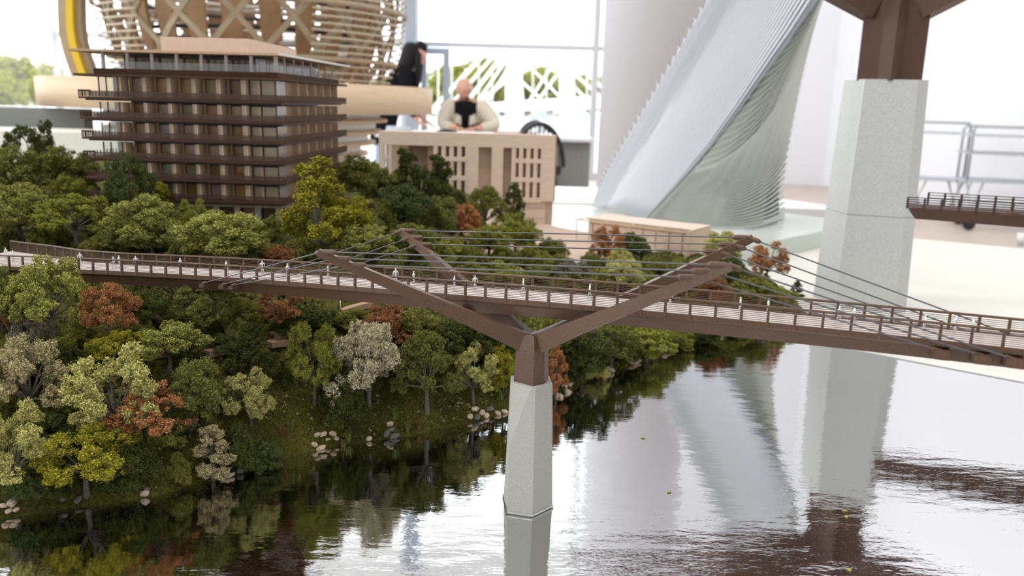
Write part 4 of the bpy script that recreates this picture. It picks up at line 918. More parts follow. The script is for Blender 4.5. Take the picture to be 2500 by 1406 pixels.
# ------------------------------------------------------------------ plywood facade model
FY = 1.87
fa, fb = at_y(925, 316, FY), at_y(1357, 334, FY)
g0 = .055
fcd = thing('facade_model', 'pale plywood facade model with punched windows and two blind piers', 'model', ((fa.x + fb.x) / 2, FY, g0))
zt = (fa.z + fb.z) / 2; X0, X1 = fa.x, fb.x; U = X1 - X0
fx = lambda u: X0 + U * u
zo = height_at((fb.x, FY), 492)                               # underside of the overhanging screen
TH = .012
part('top_beam', MB().box((fx(0), FY, zt - .030), (fx(1), FY + TH, zt)), 'ply', fcd)
def grid(u0, u1, cols, rows):
    """vertical bars and cross rails around recessed windows"""
    wv = (u1 - u0) / cols
    for i in range(cols + 1):
        c = u0 + wv * i; part('stile', MB().box((fx(c) - .0045, FY + .0005, zo), (fx(c) + .0045, FY + TH, zt - .030)), 'ply', fcd)
    for i in range(cols):
        part('dark_reveal', MB().box((fx(u0 + wv * i) + .0045, FY + .003, zo), (fx(u0 + wv * i) + .0078, FY + .029, zt - .030)), 'ply_dark', fcd)
    for z in rows:
        part('cross_rail', MB().box((fx(u0), FY - .0005, z - .005), (fx(u1), FY + TH, z + .005)), 'ply', fcd)
hz = zt - .030 - zo
rows = [zo + .002, zo + hz * .40, zo + hz * .76]
part('end_stile', MB().box((fx(0), FY + .0005, zo - .02), (fx(.028), FY + TH, zt - .030)), 'ply', fcd)
part('end_stile', MB().box((fx(.056), FY + .0005, zo - .02), (fx(.07), FY + TH, zt - .030)), 'ply', fcd)
part('cross_rail', MB().box((fx(.028), FY + .001, rows[2] - .003), (fx(.056), FY + TH, rows[2] + .003)), 'ply', fcd)
grid(.32, .50, 4, rows); grid(.765, .93, 4, rows)
part('end_stile', MB().box((fx(.93), FY, zo), (fx(1), FY + TH, zt - .030)), 'ply', fcd)
part('edge_strip', MB().box((fx(1), FY, zo), (fx(1) + .003, FY + TH + .02, zt)), 'ply_dark', fcd)
part('blind_pier', MB().box((fx(.505), FY - .001, g0), (fx(.565), FY + .05, zt - .030)), 'ply', fcd)
part('blind_pier', MB().box((fx(.640), FY - .001, g0), (fx(.705), FY + .05, zt - .030)), 'ply', fcd)
part('back_panel', MB().box((fx(.30), FY + .030, g0), (fx(1), FY + .034, zt - .004)), 'ply', fcd)
part('loggia_back', MB().box((fx(.02), FY + .050, g0), (fx(.30), FY + .054, zt - .004)), 'ply', fcd)
part('loggia_fin', MB().box((fx(.16), FY + .01, g0), (fx(.172), FY + .05, zt - .03)), 'ply_dark', fcd)
part('loggia_fin', MB().box((fx(.275), FY + .008, g0), (fx(.31), FY + .05, zt - .03)), 'ply_dark', fcd)
part('roof', MB().box((fx(0), FY + .001, zt - .004), (fx(1), FY + .06, zt - .001)), 'ply', fcd)
for k in range(3):
    part('base_course', MB().box((fx(.0), FY + .008, g0 + k * .022), (fx(.955), FY + .03, g0 + k * .022 + .0212)), 'ply', fcd)

# ------------------------------------------------------------------ timber pavilion model
pa, pb = at_z(1405, 597, .058), at_z(1674, 634, .058)
pv = thing('pavilion_model', 'long low open-fronted timber pavilion model with thin posts', 'model', ((pa.x + pb.x) / 2, (pa.y + pb.y) / 2, .055))
pd = (pb - pa).normalized(); pn = Vector((-pd.y, pd.x, 0)); PL = (pb - pa).length; PH = .050
Q = lambda u, o, z: pa + pd * (PL * u) + pn * o + Vector((0, 0, z))
def qbox(u0, u1, o0, o1, z0, z1): return MB().loft([[Q(u0, o0, z0), Q(u1, o0, z0), Q(u1, o1, z0), Q(u0, o1, z0)], [Q(u0, o0, z1), Q(u1, o0, z1), Q(u1, o1, z1), Q(u0, o1, z1)]])
for u in (0, .24, .5, .74, 1.0): part('post', qbox(u - .004, u + .004, 0, .002, -.003, PH), 'ply', pv)
part('front_beam', qbox(-.004, 1.004, 0, .0022, PH, PH + .0022), 'drum_ply', pv)
for u in (0, .25, .5, .75, 1.0): part('rafter', qbox(u - .004, u + .004, .002, .026, PH, PH + .002), 'drum_ply', pv)
part('roof_panel', qbox(.02, 1.0, .026, .11, PH + .0005, PH + .003), 'pink_box', pv)
part('wall_panel', qbox(.05, .985, .028, .030, -.003, PH), 'ply', pv)
for i in range(8): part('panel_batten', qbox(.09 + i * .117, .095 + i * .117, .0265, .028, .0, PH - .006), 'ply_dark', pv)
part('top_batten', qbox(.06, .97, .0268, .028, PH - .0075, PH - .006), 'ply_dark', pv)
part('end_wall', qbox(.985, 1.0, .002, .11, -.003, PH), 'drum_ply', pv)
part('end_wall', qbox(.05, .06, .03, .11, -.003, PH), 'ply', pv)
# ------------------------------------------------------------------ ribbed metal sculpture on a sage plinth
pN, pL_, pR_, pB = Vector((.43, 1.72)), Vector((.06, 2.08)), Vector((.97, 2.27)), Vector((.46, 2.86))
plin = solo('sage_plinth', MB().prism([pN, pR_, pB, pL_], -.008, .034), 'plinth_sage', (.5, 2.1, -.008), 'low pale sage plinth under the ribbed metal sculpture', 'plinth')
M['shell_shaded'] = mat('shaded_shell', (.36, .375, .41), .4, .3)  # white panel greyed to paint the shade between its ribs
M['shell_sage'] = mat('sage_shell', (.30, .33, .29), .45, .35)
scu = thing('ribbed_sculpture', 'leaning ribbed metal tower model of two fanned shells meeting at a ridge', 'model', (.60, 2.26, .034))
def curve(pts):
    P = [at_y(*p) for p in pts]; return catmull(P, 12)
edgeL = curve([(1446, 506, 2.40), (1480, 420, 2.40), (1560, 285, 2.39), (1645, 140, 2.38), (1726, 0, 2.37), (1830, -180, 2.36), (1960, -400, 2.34)])
ridge = curve([(1578, 533, 2.19), (1660, 445, 2.19), (1765, 320, 2.19), (1880, 160, 2.20), (1993, 0, 2.21), (2090, -170, 2.23), (2140, -400, 2.28)])
edgeR = curve([(1904, 521, 2.36), (1906, 440, 2.37), (1925, 320, 2.36), (1955, 175, 2.33), (1985, 60, 2.28), (2040, -110, 2.26), (2142, -400, 2.283)])
def cv(c, t):
    f = min(max(t, 0), .9999) * (len(c) - 1); i = min(int(f), len(c) - 2); return c[i].lerp(c[i + 1], f - i)
def surfL(t, u, d=0.0): return cv(edgeL, t).lerp(cv(ridge, t), u) + Vector((0, .042 * math.sin(PI * u) + d, 0))
def surfR(t, u, d=0.0): return cv(ridge, t).lerp(cv(edgeR, t), u) + Vector((0, -.21 * max(0, 1 - t / .72) ** 1.25 * math.sin(PI * min(1, u * .92 + .02)) + d, 0))
def shell(fn, u0, u1, d, n=44, m=16):
    vs = [fn(i / n, u0 + (u1 - u0) * j / m, d) for i in range(n + 1) for j in range(m + 1)]; vs2 = [p + Vector((0, .006, 0)) for p in vs]; W = m + 1; N = len(vs); fs = []
    for i in range(n):
        for j in range(m):
            q = (i * W + j, i * W + j + 1, (i + 1) * W + j + 1, (i + 1) * W + j); fs.append(q); fs.append(tuple(k + N for k in q[::-1]))
    for i in range(n):
        for j in (0, m): fs.append((i * W + j, (i + 1) * W + j, (i + 1) * W + j + N, i * W + j + N))
    for i in (0, n):
        for j in range(m): fs.append((i * W + j, i * W + j + 1, i * W + j + 1 + N, i * W + j + N))
    return MB().add(vs + vs2, fs)
part('white_shell', shell(surfL, .10, 1.0, .004), 'shell_shaded', scu, True)
part('sage_shell', shell(surfR, 0.0, .74, .005), 'shell_sage', scu, True)
part('gap_shade_core', shell(surfR, .60, .985, .035), 'dark_gap', scu, True)  # near-black sheets added behind the rib ends, painting the shade in their gaps
part('gap_shade_core', shell(surfL, .02, .2, .03), 'dark_gap', scu, True)
part('ridge_strip', MB().loft([[p + Vector((-.0035, -.006, 0)), p + Vector((.0035, -.005, 0)), p + Vector((.0035, .006, 0)), p + Vector((-.0035, .006, 0))] for p in ridge]), 'tube', scu)
for k in range(4):
    t = .06 + k * .17; part('ridge_slot_shade', MB().loft([[p + Vector((.003, -.0065, 0)), p + Vector((.0046, -.0055, 0)), p + Vector((.0046, .004, 0)), p + Vector((.003, .004, 0))] for p in [cv(ridge, t + .07 * j / 4) for j in range(5)]]), 'dark_gap', scu)  # solid dark strips painting the shade of thin slots along the ridge
# ribs fanning from the foot to the outer edges
NR_ = 72
def tkf(k): ub = (k + .5) / NR_; return ub, .010 + 1.15 * ub ** 1.1 / (1.003 - ub) ** .55
for k in range(NR_):
    ub, tk = tkf(k); ub2, tk2 = tkf(k + 1) if k < NR_ - 1 else (1.0, tk * 1.6); pts = []; rad = []
    vmax = min(1.0, .985 / tk)
    for j in range(11):
        tt = tk * vmax * j / 10; u = ub * (1 - tt / tk); du = ub2 * (1 - tt / tk2) - u; W_ = (cv(ridge, tt) - cv(edgeL, tt)).length
        pts.append(surfL(tt, u, -.002)); rad.append(min(.0034, (.30 if u < .3 else .40) * du * W_))
    if tk < .98: pts.append(pts[-1] + Vector((-.005, .010, .002))); rad.append(rad[-1] * .8)
    part('rib', MB().tube(pts, rad, 5), 'white_metal', scu, True)
for k in range(66):
    t = .002 + k * .0265 * (1 - .0040 * k) if k < 38 else min(.985, .837 + (k - 37) * .0055); s = t * .24 if k < 38 else .20 + .76 * (k - 37) / 28; pts = []
    for j in range(11):
        v = j / 10; tt = s + (t - s) * v ** 1.3; u = v ** .85 * .985; pts.append(surfR(tt, u, -.003 - .004 * v))
    pts.append(pts[-1] + Vector((.003, .022, -.006)))
    part('rib', MB().tube(pts, [.0008, .0010, .0012, .0014, .0017, .0020, .0023, .0027, .0031, .0035, .0037, .0022], 5), 'sage_metal', scu, True)

# ------------------------------------------------------------------ timber lattice model on its plywood drum
DC = Vector((-1.09, 3.40)); DR = .745
zd0, zd1 = .282, .384
lat = thing('lattice_model', 'round timber diagrid basket model with stacked hoops', 'model', (DC.x, DC.y, zd1))
drm = thing('plywood_drum', 'wide curved birch plywood ring carrying the timber lattice model', 'plinth', (DC.x, DC.y, FLOOR))
def dpt(R, a, z): return Vector((DC.x + .05 + R * math.cos(a), DC.y + R * math.sin(a), z))
part('ring_band', MB().lathe([(DR - .02, zd0), (DR, zd0), (DR, zd1), (DR - .02, zd1)], (DC.x, DC.y, 0), 96), 'drum_ply', drm, True)
for k, (r_, z_) in enumerate(((.56, .245), (.54, .200), (.51, .155), (.48, .11))):
    part('terrace', MB().lathe([(.2, z_), (r_, z_), (r_, z_ + .012), (.2, z_ + .012)], (DC.x, DC.y, 0), 64), 'drum_ply', drm, True)
    part('terrace_wall', MB().lathe([(.2, z_ + .012), (r_ - .03, z_ + .012), (r_ - .03, z_ + .045), (.2, z_ + .045)], (DC.x, DC.y, 0), 48), 'white_card', drm, True)
part('pedestal', MB().lathe([(.42, FLOOR), (.42, .11)], (DC.x, DC.y, 0), 48), 'white', drm, True)
def latR(z):                                                   # profile of the basket
    u = (z - .39) / .95; return .52 + .155 * math.sin(PI * min(1, .16 + u * .95)) ** .9 - .085
n_h = 32
for k in range(n_h):
    z = .400 + k * .0235; R = latR(z); thick = k % 8 == 3; rad = .009 if thick else .0036
    if thick: part('hoop', MB().tube([dpt(R, 2 * PI * i / 64, z) for i in range(64)], rad, 5, closed=True), 'lattice', lat, True)
    else: part('hoop', MB().tube([dpt(R, math.radians(-70.6 + 16 + 300 * i / 60), z) for i in range(61)], rad, 5), 'lattice_light', lat, True)
for dirn in (-1, 1):
    for k in range(18):
        a0 = 2 * PI * k / 18; pts = []; rings = []
        for j in range(15):
            v = j / 14; z = .395 + v * .75; a = a0 + dirn * v * 1.25; R = latR(z) - .028
            rings.append((a, z, R))
        mb = MB(); rr = []
        for (a, z, R) in rings:
            wv = .013 / R; rr.append([dpt(R, a - wv, z), dpt(R, a + wv, z), dpt(R - .014, a + wv, z), dpt(R - .014, a - wv, z)])
        mb.loft(rr); part('diagonal', mb, 'lattice', lat)
for k in range(24):                                            # inner leaf-shaped brown staves
    a = 2 * PI * (k + .5) / 24; mb = MB(); rr = []
    for j in range(9):
        v = j / 8; z = .395 + v * .62; R = latR(z) - .10; wv = (.018 + .020 * math.sin(PI * v)) / R
        rr.append([dpt(R, a - wv, z), dpt(R, a + wv, z), dpt(R - .012, a + wv, z), dpt(R - .012, a - wv, z)])
    mb.loft(rr); part('stave', mb, 'lattice_brown', lat)
for k in range(9):
    z = .42 + k * .05; part('inner_hoop', MB().tube([dpt(latR(z) - .16, 2 * PI * i / 48, z) for i in range(48)], .008, 5, closed=True), 'dark_gap' if k % 2 else 'white_card', lat, True)
# big sickle ribs at the left edge
for j, (px0, mt, wv, yy) in enumerate(((158, 'lattice', .034, 3.30), (176, 'yellow', .026, 3.24), (196, 'lattice', .028, 3.26))):
    c0 = [at_y(px0 + 34, 190, yy), at_y(px0 + 8, 110, yy), at_y(px0, 40, yy), at_y(px0 + 4, -60, yy), at_y(px0 + 40, -200, yy)]
    mb = MB(); mb.loft([[p + Vector((-wv / 2, -.02, 0)), p + Vector((wv / 2, -.02, 0)), p + Vector((wv / 2, .02, 0)), p + Vector((-wv / 2, .02, 0))] for p in catmull(c0, 5)])
    part('sickle_rib', mb, mt, lat)
# grey-green display counter and pale bench seen left of the apartment model
solo('display_counter', MB().box((-3.9, 2.9, .02), (-1.5, 2.96, .276)).box((-3.9, 2.91, FLOOR), (-1.5, 2.95, .02)), 'grey_wall', (-2.8, 2.93, FLOOR), 'plain grey-green screen panel below the plywood ring at left', 'panel')
solo('bench_block', MB().box((-3.2, 2.46, -.008), (-1.0, 2.75, .215)), 'cream', (-2.2, 2.6, -.008), 'pale block behind the back-row trees at the left', 'plinth')

# ------------------------------------------------------------------ tiny silver figures
def skin_mesh(name, joints, bones, material, sub_=1, root=0):
    me = bpy.data.meshes.new(name); me.from_pydata([j[0] for j in joints], bones, []); o = bpy.data.objects.new(name, me); COL.objects.link(o)
    md = o.modifiers.new('s', 'SKIN'); md.use_smooth_shade = True
    for v, j in zip(me.skin_vertices[0].data, joints):
        r = j[1] if isinstance(j[1], tuple) else (j[1], j[1]); v.radius = r; v.use_root = False
    me.skin_vertices[0].data[root].use_root = True
    if sub_: o.modifiers.new('u', 'SUBSURF').levels = sub_
    dg = bpy.context.evaluated_depsgraph_get(); ev = o.evaluated_get(dg); out = bpy.data.meshes.new_from_object(ev)
    bpy.data.objects.remove(o); out.name = name; out.materials.clear(); out.materials.append(M[material]); return out
def figure(stride, arm):
    J = [((0, 0, .92), (.12, .09)), ((0, 0, 1.15), (.115, .085)), ((0, 0, 1.38), (.145, .09)), ((0, 0, 1.52), (.06, .06)), ((0, .01, 1.62), (.095, .105)), ((0, .01, 1.74), (.08, .09)),
         ((-.11, stride * .25, .5), .07), ((-.13, stride * .45, .05), .05), ((-.09, stride * .45 + .1, .02), .04), ((.11, -stride * .2, .5), .07), ((.13, -stride * .5, .05), .05), ((.09, -stride * .5 + .1, .02), .04),
         ((-.23, 0, 1.36), .065), ((-.28, -arm * .2, 1.1), .05), ((-.26, arm * .3 + .05, .88), .04), ((.23, 0, 1.36), .065), ((.28, arm * .2, 1.1), .05), ((.26, .1 - arm * .2, .88), .04)]
    E_ = [(0, 1), (1, 2), (2, 3), (3, 4), (4, 5), (0, 6), (6, 7), (7, 8), (0, 9), (9, 10), (10, 11), (2, 12), (12, 13), (13, 14), (2, 15), (15, 16), (16, 17)]
    return skin_mesh('figure', J, E_, 'silver')
FIG = [figure(0, .2), figure(.5, .6), figure(.25, -.4)]
ORD = ['first', 'second', 'third', 'fourth', 'fifth', 'sixth', 'seventh', 'eighth', 'ninth', 'tenth', 'eleventh', 'twelfth', 'thirteenth', 'fourteenth', 'fifteenth', 'sixteenth', 'seventeenth', 'eighteenth', 'nineteenth', 'twentieth', 'twenty-first', 'twenty-second']
def deck_pt(px, v):
    i = min(range(len(FR)), key=lambda k: abs(proj(FR[k].lerp(BK[k], v) + DZ)[0] - px)); return FR[i].lerp(BK[i], v) + DZ
figs = [(17, .5, 0), (38, .35, 0), (196, .6, 0), (278, .3, 1), (294, .5, 0), (333, .5, 2), (437, .5, 0), (547, .45, 1), (646, .72, 0), (710, .55, 2), (806, .6, 0), (976, .62, 0), (1001, .6, 0), (1108, .42, 0), (1152, .6, 0), (1277, .62, 1), (1446, .55, 1), (1643, .5, 0), (1813, .5, 2), (1865, .62, 0), (2053, .5, 1), (2082, .62, 1), (2246, .5, 2), (2330, .62, 0), (2372, .5, 0)]
for i, (px, v, k) in enumerate(figs):
    p = deck_pt(px, v); s = .0132 / 1.74 * (1.12 if px in (976, 2372) else 1)
    lab = ('%s silver figure from the left on the bridge deck' % ORD[i]) if i < 13 else ('%s silver figure from the right end of the bridge deck' % ORD[len(figs) - 1 - i])
    o = link('scale_figure', FIG[k], None, p, (0, 0, [1.3, -1.7, .4][i % 3]), (s, s, s)); tag(o, lab, 'figure', 'silver scale figures on the bridge')
for px, row, lab in ((747, 785, 'left one of two tiny silver figures standing by the terracotta path'), (761, 785, 'right one of two tiny silver figures standing by the terracotta path'), (831, 756, 'lone tiny silver figure on the upper path under the deck')):
    p = on_ground(px, row); o = link('scale_figure', FIG[0], None, p, (0, 0, px), (.0062,) * 3); tag(o, lab, 'figure', 'silver scale figures on the path')
# ------------------------------------------------------------------ meeting table, chairs and people at the window
TY, TZ = 8.6, FLOOR + .75
tl, tr = at_y(915, 318, 8.0), at_y(1450, 330, 8.0)
tb = thing('meeting_table', 'long white meeting table by the window where two people work', 'table', ((tl.x + tr.x) / 2, TY, FLOOR))
part('tabletop', MB().box((tl.x, 8.0, TZ - .035), (tr.x, 9.2, TZ)), 'table_white', tb)
part('support_panel', MB().box((tr.x - .42, 8.1, FLOOR), (tr.x - .02, 8.16, TZ - .035)), 'grey_wall', tb)
for x, y in ((tl.x + .1, 8.1), (tl.x + .1, 9.1), (tr.x - .1, 9.1)): part('leg', MB().box((x - .03, y - .03, FLOOR), (x + .03, y + .03, TZ - .035)), 'table_white', tb)
rp = random.Random(3)
for i, (px, yy, w_, lab) in enumerate(((985, 8.7, .3, 'white sheet of paper before the standing person'), (1060, 8.4, .42, 'white sheet at the near left of the meeting table'), (1105, 8.72, .3, 'white sheet under the seated person left hand'), (1180, 8.6, .36, 'white sheet right of the seated person'), (1235, 8.2, .42, 'large white drawing at the near right of the meeting table'))):
    x = at_y(px, 305, yy).x; solo('paper_sheet', MB().loft([[Vector((x, yy, TZ + .0005)), Vector((x + w_, yy + .03, TZ + .0005)), Vector((x + w_ - .02, yy + .24, TZ + .0005)), Vector((x - .02, yy + .21, TZ + .0005))], [Vector((x, yy, TZ + .003)), Vector((x + w_, yy + .03, TZ + .003)), Vector((x + w_ - .02, yy + .24, TZ + .003)), Vector((x - .02, yy + .21, TZ + .003))]]), 'paper', (x, yy, TZ), lab, 'paper', 'papers on the meeting table')
bx = at_y(1205, 303, 8.85); solo('brown_folder', MB().box((bx.x, 8.78, TZ), (bx.x + .34, 9.02, TZ + .018)).box((bx.x + .34, 8.80, TZ), (bx.x + .47, 9.0, TZ + .012)), mat('reddish_leather', (.36, .15, .10), .6), (bx.x, 8.9, TZ), 'reddish brown folder lying beside the seated person arm', 'folder')
def chair(px, row, y, rz, label, h=.80):
    c = at_y(px, row, y); r = thing('shell_chair', label, 'chair', (c.x, y, FLOOR), rz, 'black chairs at the meeting table', local=True)
    mb = MB(); W, H0, H1 = .23, .50, h                    # slatted curved back
    rim = [Vector((W * math.cos(a), -.20 + .10 * math.cos(a) ** 2, H0 + (H1 - H0) * math.sin(a))) for a in [PI * i / 20 for i in range(21)]]
    part('back_rim', MB().tube(rim, .022, 6), 'black', r, True)
    for i in range(11):
        x = -.19 + i * .038; zt = H0 + (H1 - H0) * math.sqrt(max(0, 1 - (x / W) ** 2)); part('back_slat', MB().beam((x, -.20 + .10 * (x / W) ** 2, H0 - .04), (x, -.20 + .10 * (x / W) ** 2, zt), .013, .02), 'black', r)
    part('seat', MB().loft([[Vector((-.20, -.20, .43)), Vector((.20, -.20, .43)), Vector((.24, .24, .45)), Vector((-.24, .24, .45))], [Vector((-.20, -.20, .47)), Vector((.20, -.20, .47)), Vector((.24, .24, .48)), Vector((-.24, .24, .48))]]), 'black', r)
    part('back_base', MB().box((-.2, -.21, .46), (.2, -.18, .51)), 'black', r)
    for sx in (-1, 1):
        for sy in (-1, 1): part('leg', MB().tube([(sx * .16, sy * .16, .44), (sx * .21, sy * .21, 0)], .012, 6), 'black', r)
chair(1316, 320, 7.75, 0, 'black slatted chair back before the right end of the meeting table', .885)
chair(1308, 296, 9.55, PI, 'black chair on the far side of the meeting table at right', .86)
chair(1093, 316, 7.78, 0, 'black chair whose top just shows before the middle of the meeting table', .80)
cg = at_y(972, 300, 7.9)
gch = thing('grey_chair', 'pale grey shell chair before the standing person', 'chair', (cg.x, 7.95, FLOOR))
part('back', MB().loft([[Vector((cg.x + .17 * math.cos(a) * (1 - .3 * k), 7.95 + .02 * k, FLOOR + .46 + .36 * k ** .8 * 1.0 + .0 * math.sin(a))) + Vector((0, .03 * math.sin(a), 0)) for a in [2 * PI * i / 16 for i in range(16)]] for k in (0, .3, .6, .85, 1)]), 'tray', gch, True)
part('seat', MB().box((cg.x - .18, 7.6, FLOOR + .43), (cg.x + .18, 7.97, FLOOR + .47)), 'tray', gch)
for sx in (-1, 1):
    for sy in (0, 1): part('leg', MB().tube([(cg.x + sx * .15, 7.65 + sy * .28, FLOOR + .43), (cg.x + sx * .18, 7.61 + sy * .36, FLOOR)], .012, 6), 'tube', gch)

def blob(pts, material, name, sub_=2):                        # skinned chain
    return skin_mesh(name, [(p[:3], p[3]) for p in pts], [(i, i + 1) for i in range(len(pts) - 1)], material, sub_)
def hand(parent, wrist, direction, side, material='skin'):
    """palm with four fingers and a thumb, slightly curled"""
    d = Vector(direction).normalized(); s = Vector(side).normalized(); dn = d.cross(s).normalized()
    if dn.z > 0: dn = -dn
    w_ = Vector(wrist); J = [(tuple(w_), .026), (tuple(w_ + d * .05), (.034, .020)), (tuple(w_ + d * .085), (.036, .017))]; E_ = [(0, 1), (1, 2)]
    for k, L in enumerate((.066, .076, .070, .054)):
        o = (k - 1.5) * .019; b = w_ + d * .088 + s * o; J += [(tuple(b), .0095), (tuple(b + d * L * .5 + dn * .006), .009), (tuple(b + d * L * .9 + dn * .026), .007)]
        n = len(J); E_ += [(2, n - 3), (n - 3, n - 2), (n - 2, n - 1)]
    b = w_ + d * .03 - s * .034; J += [(tuple(b), .012), (tuple(b + d * .035 - s * .022 + dn * .01), .0105), (tuple(b + d * .062 - s * .024 + dn * .022), .008)]; n = len(J); E_ += [(1, n - 3), (n - 3, n - 2), (n - 2, n - 1)]
    me_ = skin_mesh('hand', J, E_, material, 1); return link('hand', me_, parent)
def head(parent, c, fwd, up, hair, skinm='skin', r=.098):
    """modelled head: skull, jaw, nose, eye sockets, ears, mouth"""
    f = Vector(fwd).normalized(); u = Vector(up); u = (u - f * u.dot(f)).normalized(); rt = f.cross(u).normalized()
    bm = bmesh.new(); bmesh.ops.create_uvsphere(bm, u_segments=28, v_segments=22, radius=1)
    for v in bm.verts:
        x, y, z = v.co                                      # x right, y forward, z up
        jaw = max(0, -z); top_ = 1 + .16 * math.sin(PI * max(0, z)); X = x * .078 * (1 - .30 * jaw ** 1.5) * top_; Y = y * .098 * (1 - .12 * jaw) * top_; Z = z * (.125 if z < 0 else .112)
        if y > .3:
            nose = math.exp(-((x / .16) ** 2)) * math.exp(-(((z + .18) / .22) ** 2)); Y += .024 * nose
            for sx in (-1, 1): Y -= .010 * math.exp(-(((x - sx * .40) / .2) ** 2 + ((z - .06) / .14) ** 2))
            Y += .006 * math.exp(-((x / .3) ** 2 + ((z + .52) / .08) ** 2)); Y -= .006 * math.exp(-((x / .3) ** 2 + ((z + .62) / .05) ** 2)); Y += .010 * math.exp(-((x / .3) ** 2 + ((z + .86) / .15) ** 2)) + .007 * math.exp(-((z - .22) / .1) ** 2) * max(0, 1 - abs(x))
        v.co = Vector(c) + rt * X + f * Y + u * Z
    for sx in (-1, 1):
        g = bmesh.ops.create_uvsphere(bm, u_segments=10, v_segments=8, radius=1)
        for v in g['verts']: a = v.co.copy(); v.co = Vector(c) + rt * (sx * .078 + a.x * .010) + f * (-.008 + a.y * .018) + u * (-.005 + a.z * .033)
    for p in bm.faces: p.smooth = True
    me_ = bpy.data.meshes.new('head'); bm.to_mesh(me_); bm.free(); me_.materials.append(M[skinm]); h = link('head', me_, parent)
    eb = MB()
    for sx in (-1, 1):
        e = Vector(c) + rt * sx * .031 + f * .083 + u * .008; eb.lathe([(.001, -.008), (.008, -.003), (.009, .0), (.008, .003), (.001, .008)], e, 8)
    link('eyes', mesh_of('eyes', eb, 'hair_black', smooth=True), h); return h

# ---- standing person in black, leaning over the table, facing right
WY = 9.32
w0 = at_y(944, 300, WY); wx = w0.x
wm = thing('person', 'person with long black hair in black clothes standing bent over the table', 'person', (wx, WY, FLOOR))
hz_ = lambda h: FLOOR + h
wl = wm.location
L_ = lambda x, y, z: (x, y, z)
body = [((-.02, 0, .92), (.155, .12)), ((.02, 0, 1.08), (.135, .10)), ((.12, 0, 1.24), (.16, .11)), ((.20, 0, 1.36), (.15, .10)), ((.26, 0, 1.44), (.055, .055)), ((.30, 0, 1.49), (.06, .06)),
        ((-.03, -.09, .5), .075), ((-.05, -.09, .08), .05), ((.06, -.09, .03), .035), ((-.06, .09, .5), .075), ((-.10, .09, .08), .05), ((.01, .09, .03), .035),
        ((.22, -.17, 1.32), .06), ((.26, -.20, 1.05), .048), ((.36, -.12, .84), .036), ((.22, .17, 1.32), .06), ((.28, .20, 1.05), .048), ((.40, .14, .85), .036)]
bones = [(0, 1), (1, 2), (2, 3), (3, 4), (4, 5), (0, 6), (6, 7), (7, 8), (0, 9), (9, 10), (10, 11), (3, 12), (12, 13), (13, 14), (3, 15), (15, 16), (16, 17)]
link('body', skin_mesh('body', body, bones, 'skin', 2), wm)
gar = [(p, (r[0] * 1.28, r[1] * 1.3) if isinstance(r, tuple) else r * 1.5) for p, r in body]
keep_i = [0, 1, 2, 3, 12, 13, 15, 16]; gj = [gar[i] for i in keep_i] + [((.345, -.13, .875), .044), ((.385, .145, .885), .044)]
link('long_jacket', skin_mesh('long_jacket', gj + [((-.04, 0, .72), (.20, .15)), ((-.06, 0, .52), (.22, .16)), ((.255, 0, 1.435), (.105, .105))], [(3, 12), (0, 1), (1, 2), (2, 3), (3, 4), (4, 5), (3, 6), (6, 7), (5, 8), (7, 9), (0, 10), (10, 11)], 'cloth_black', 2), wm)
for i, s_ in ((6, 0), (9, 0)): link('trousers', skin_mesh('trousers', [((-.02, body[i][0][1] * .7, .9), .11), (body[i][0], .09), ((body[i + 1][0][0], body[i + 1][0][1], .10), .075)], [(0, 1), (1, 2)], 'denim', 2), wm)
hd = head(wm, (.335, 0, 1.545), (.88, -.12, -.46), (.45, 0, .89), None, 'skin')
hm = MB(); hair_r = []
HC = [(.30, 1.685, .02), (.305, 1.66, .075), (.30, 1.62, .108), (.285, 1.56, .118), (.262, 1.49, .116), (.235, 1.41, .118), (.20, 1.33, .128), (.16, 1.25, .135), (.12, 1.17, .125), (.09, 1.10, .085), (.07, 1.05, .02)]
for cx, cz, rr_ in HC:
    ring_ = []
    for i in range(22):
        a = 2 * PI * i / 22; fx_ = rr_ * math.cos(a); lim = .07 if cz < 1.60 else .2
        ring_.append(Vector((cx + min(fx_, lim if cz > 1.45 else .05), rr_ * math.sin(a) * .95, cz - .35 * fx_ * (1 if cz > 1.3 else .3))))
    hair_r.append(ring_)
hm.loft(hair_r); link('hair', mesh_of('hair', hm, 'hair_black', smooth=True), wm)
for sy in (-1, 1):
    link('hair_strand', mesh_of('hair_strand', MB().tube([(.32, sy * .06, 1.625), (.365, sy * .088, 1.55), (.362, sy * .092, 1.44), (.345, sy * .09, 1.30), (.33, sy * .085, 1.18)], [.012, .036, .036, .034, .012], 10), 'hair_black', smooth=True), wm)
link('fringe', mesh_of('fringe', MB().tube([(.31, 0, 1.655), (.365, -.005, 1.652), (.415, -.012, 1.615), (.432, -.015, 1.575)], [.02, .062, .058, .012], 12), 'hair_black', smooth=True), wm)
hand(wm, (.36, -.12, .84), (.85, .1, -.40), (0, 1, 0)); hand(wm, (.40, .14, .85), (.85, -.1, -.42), (0, -1, 0))

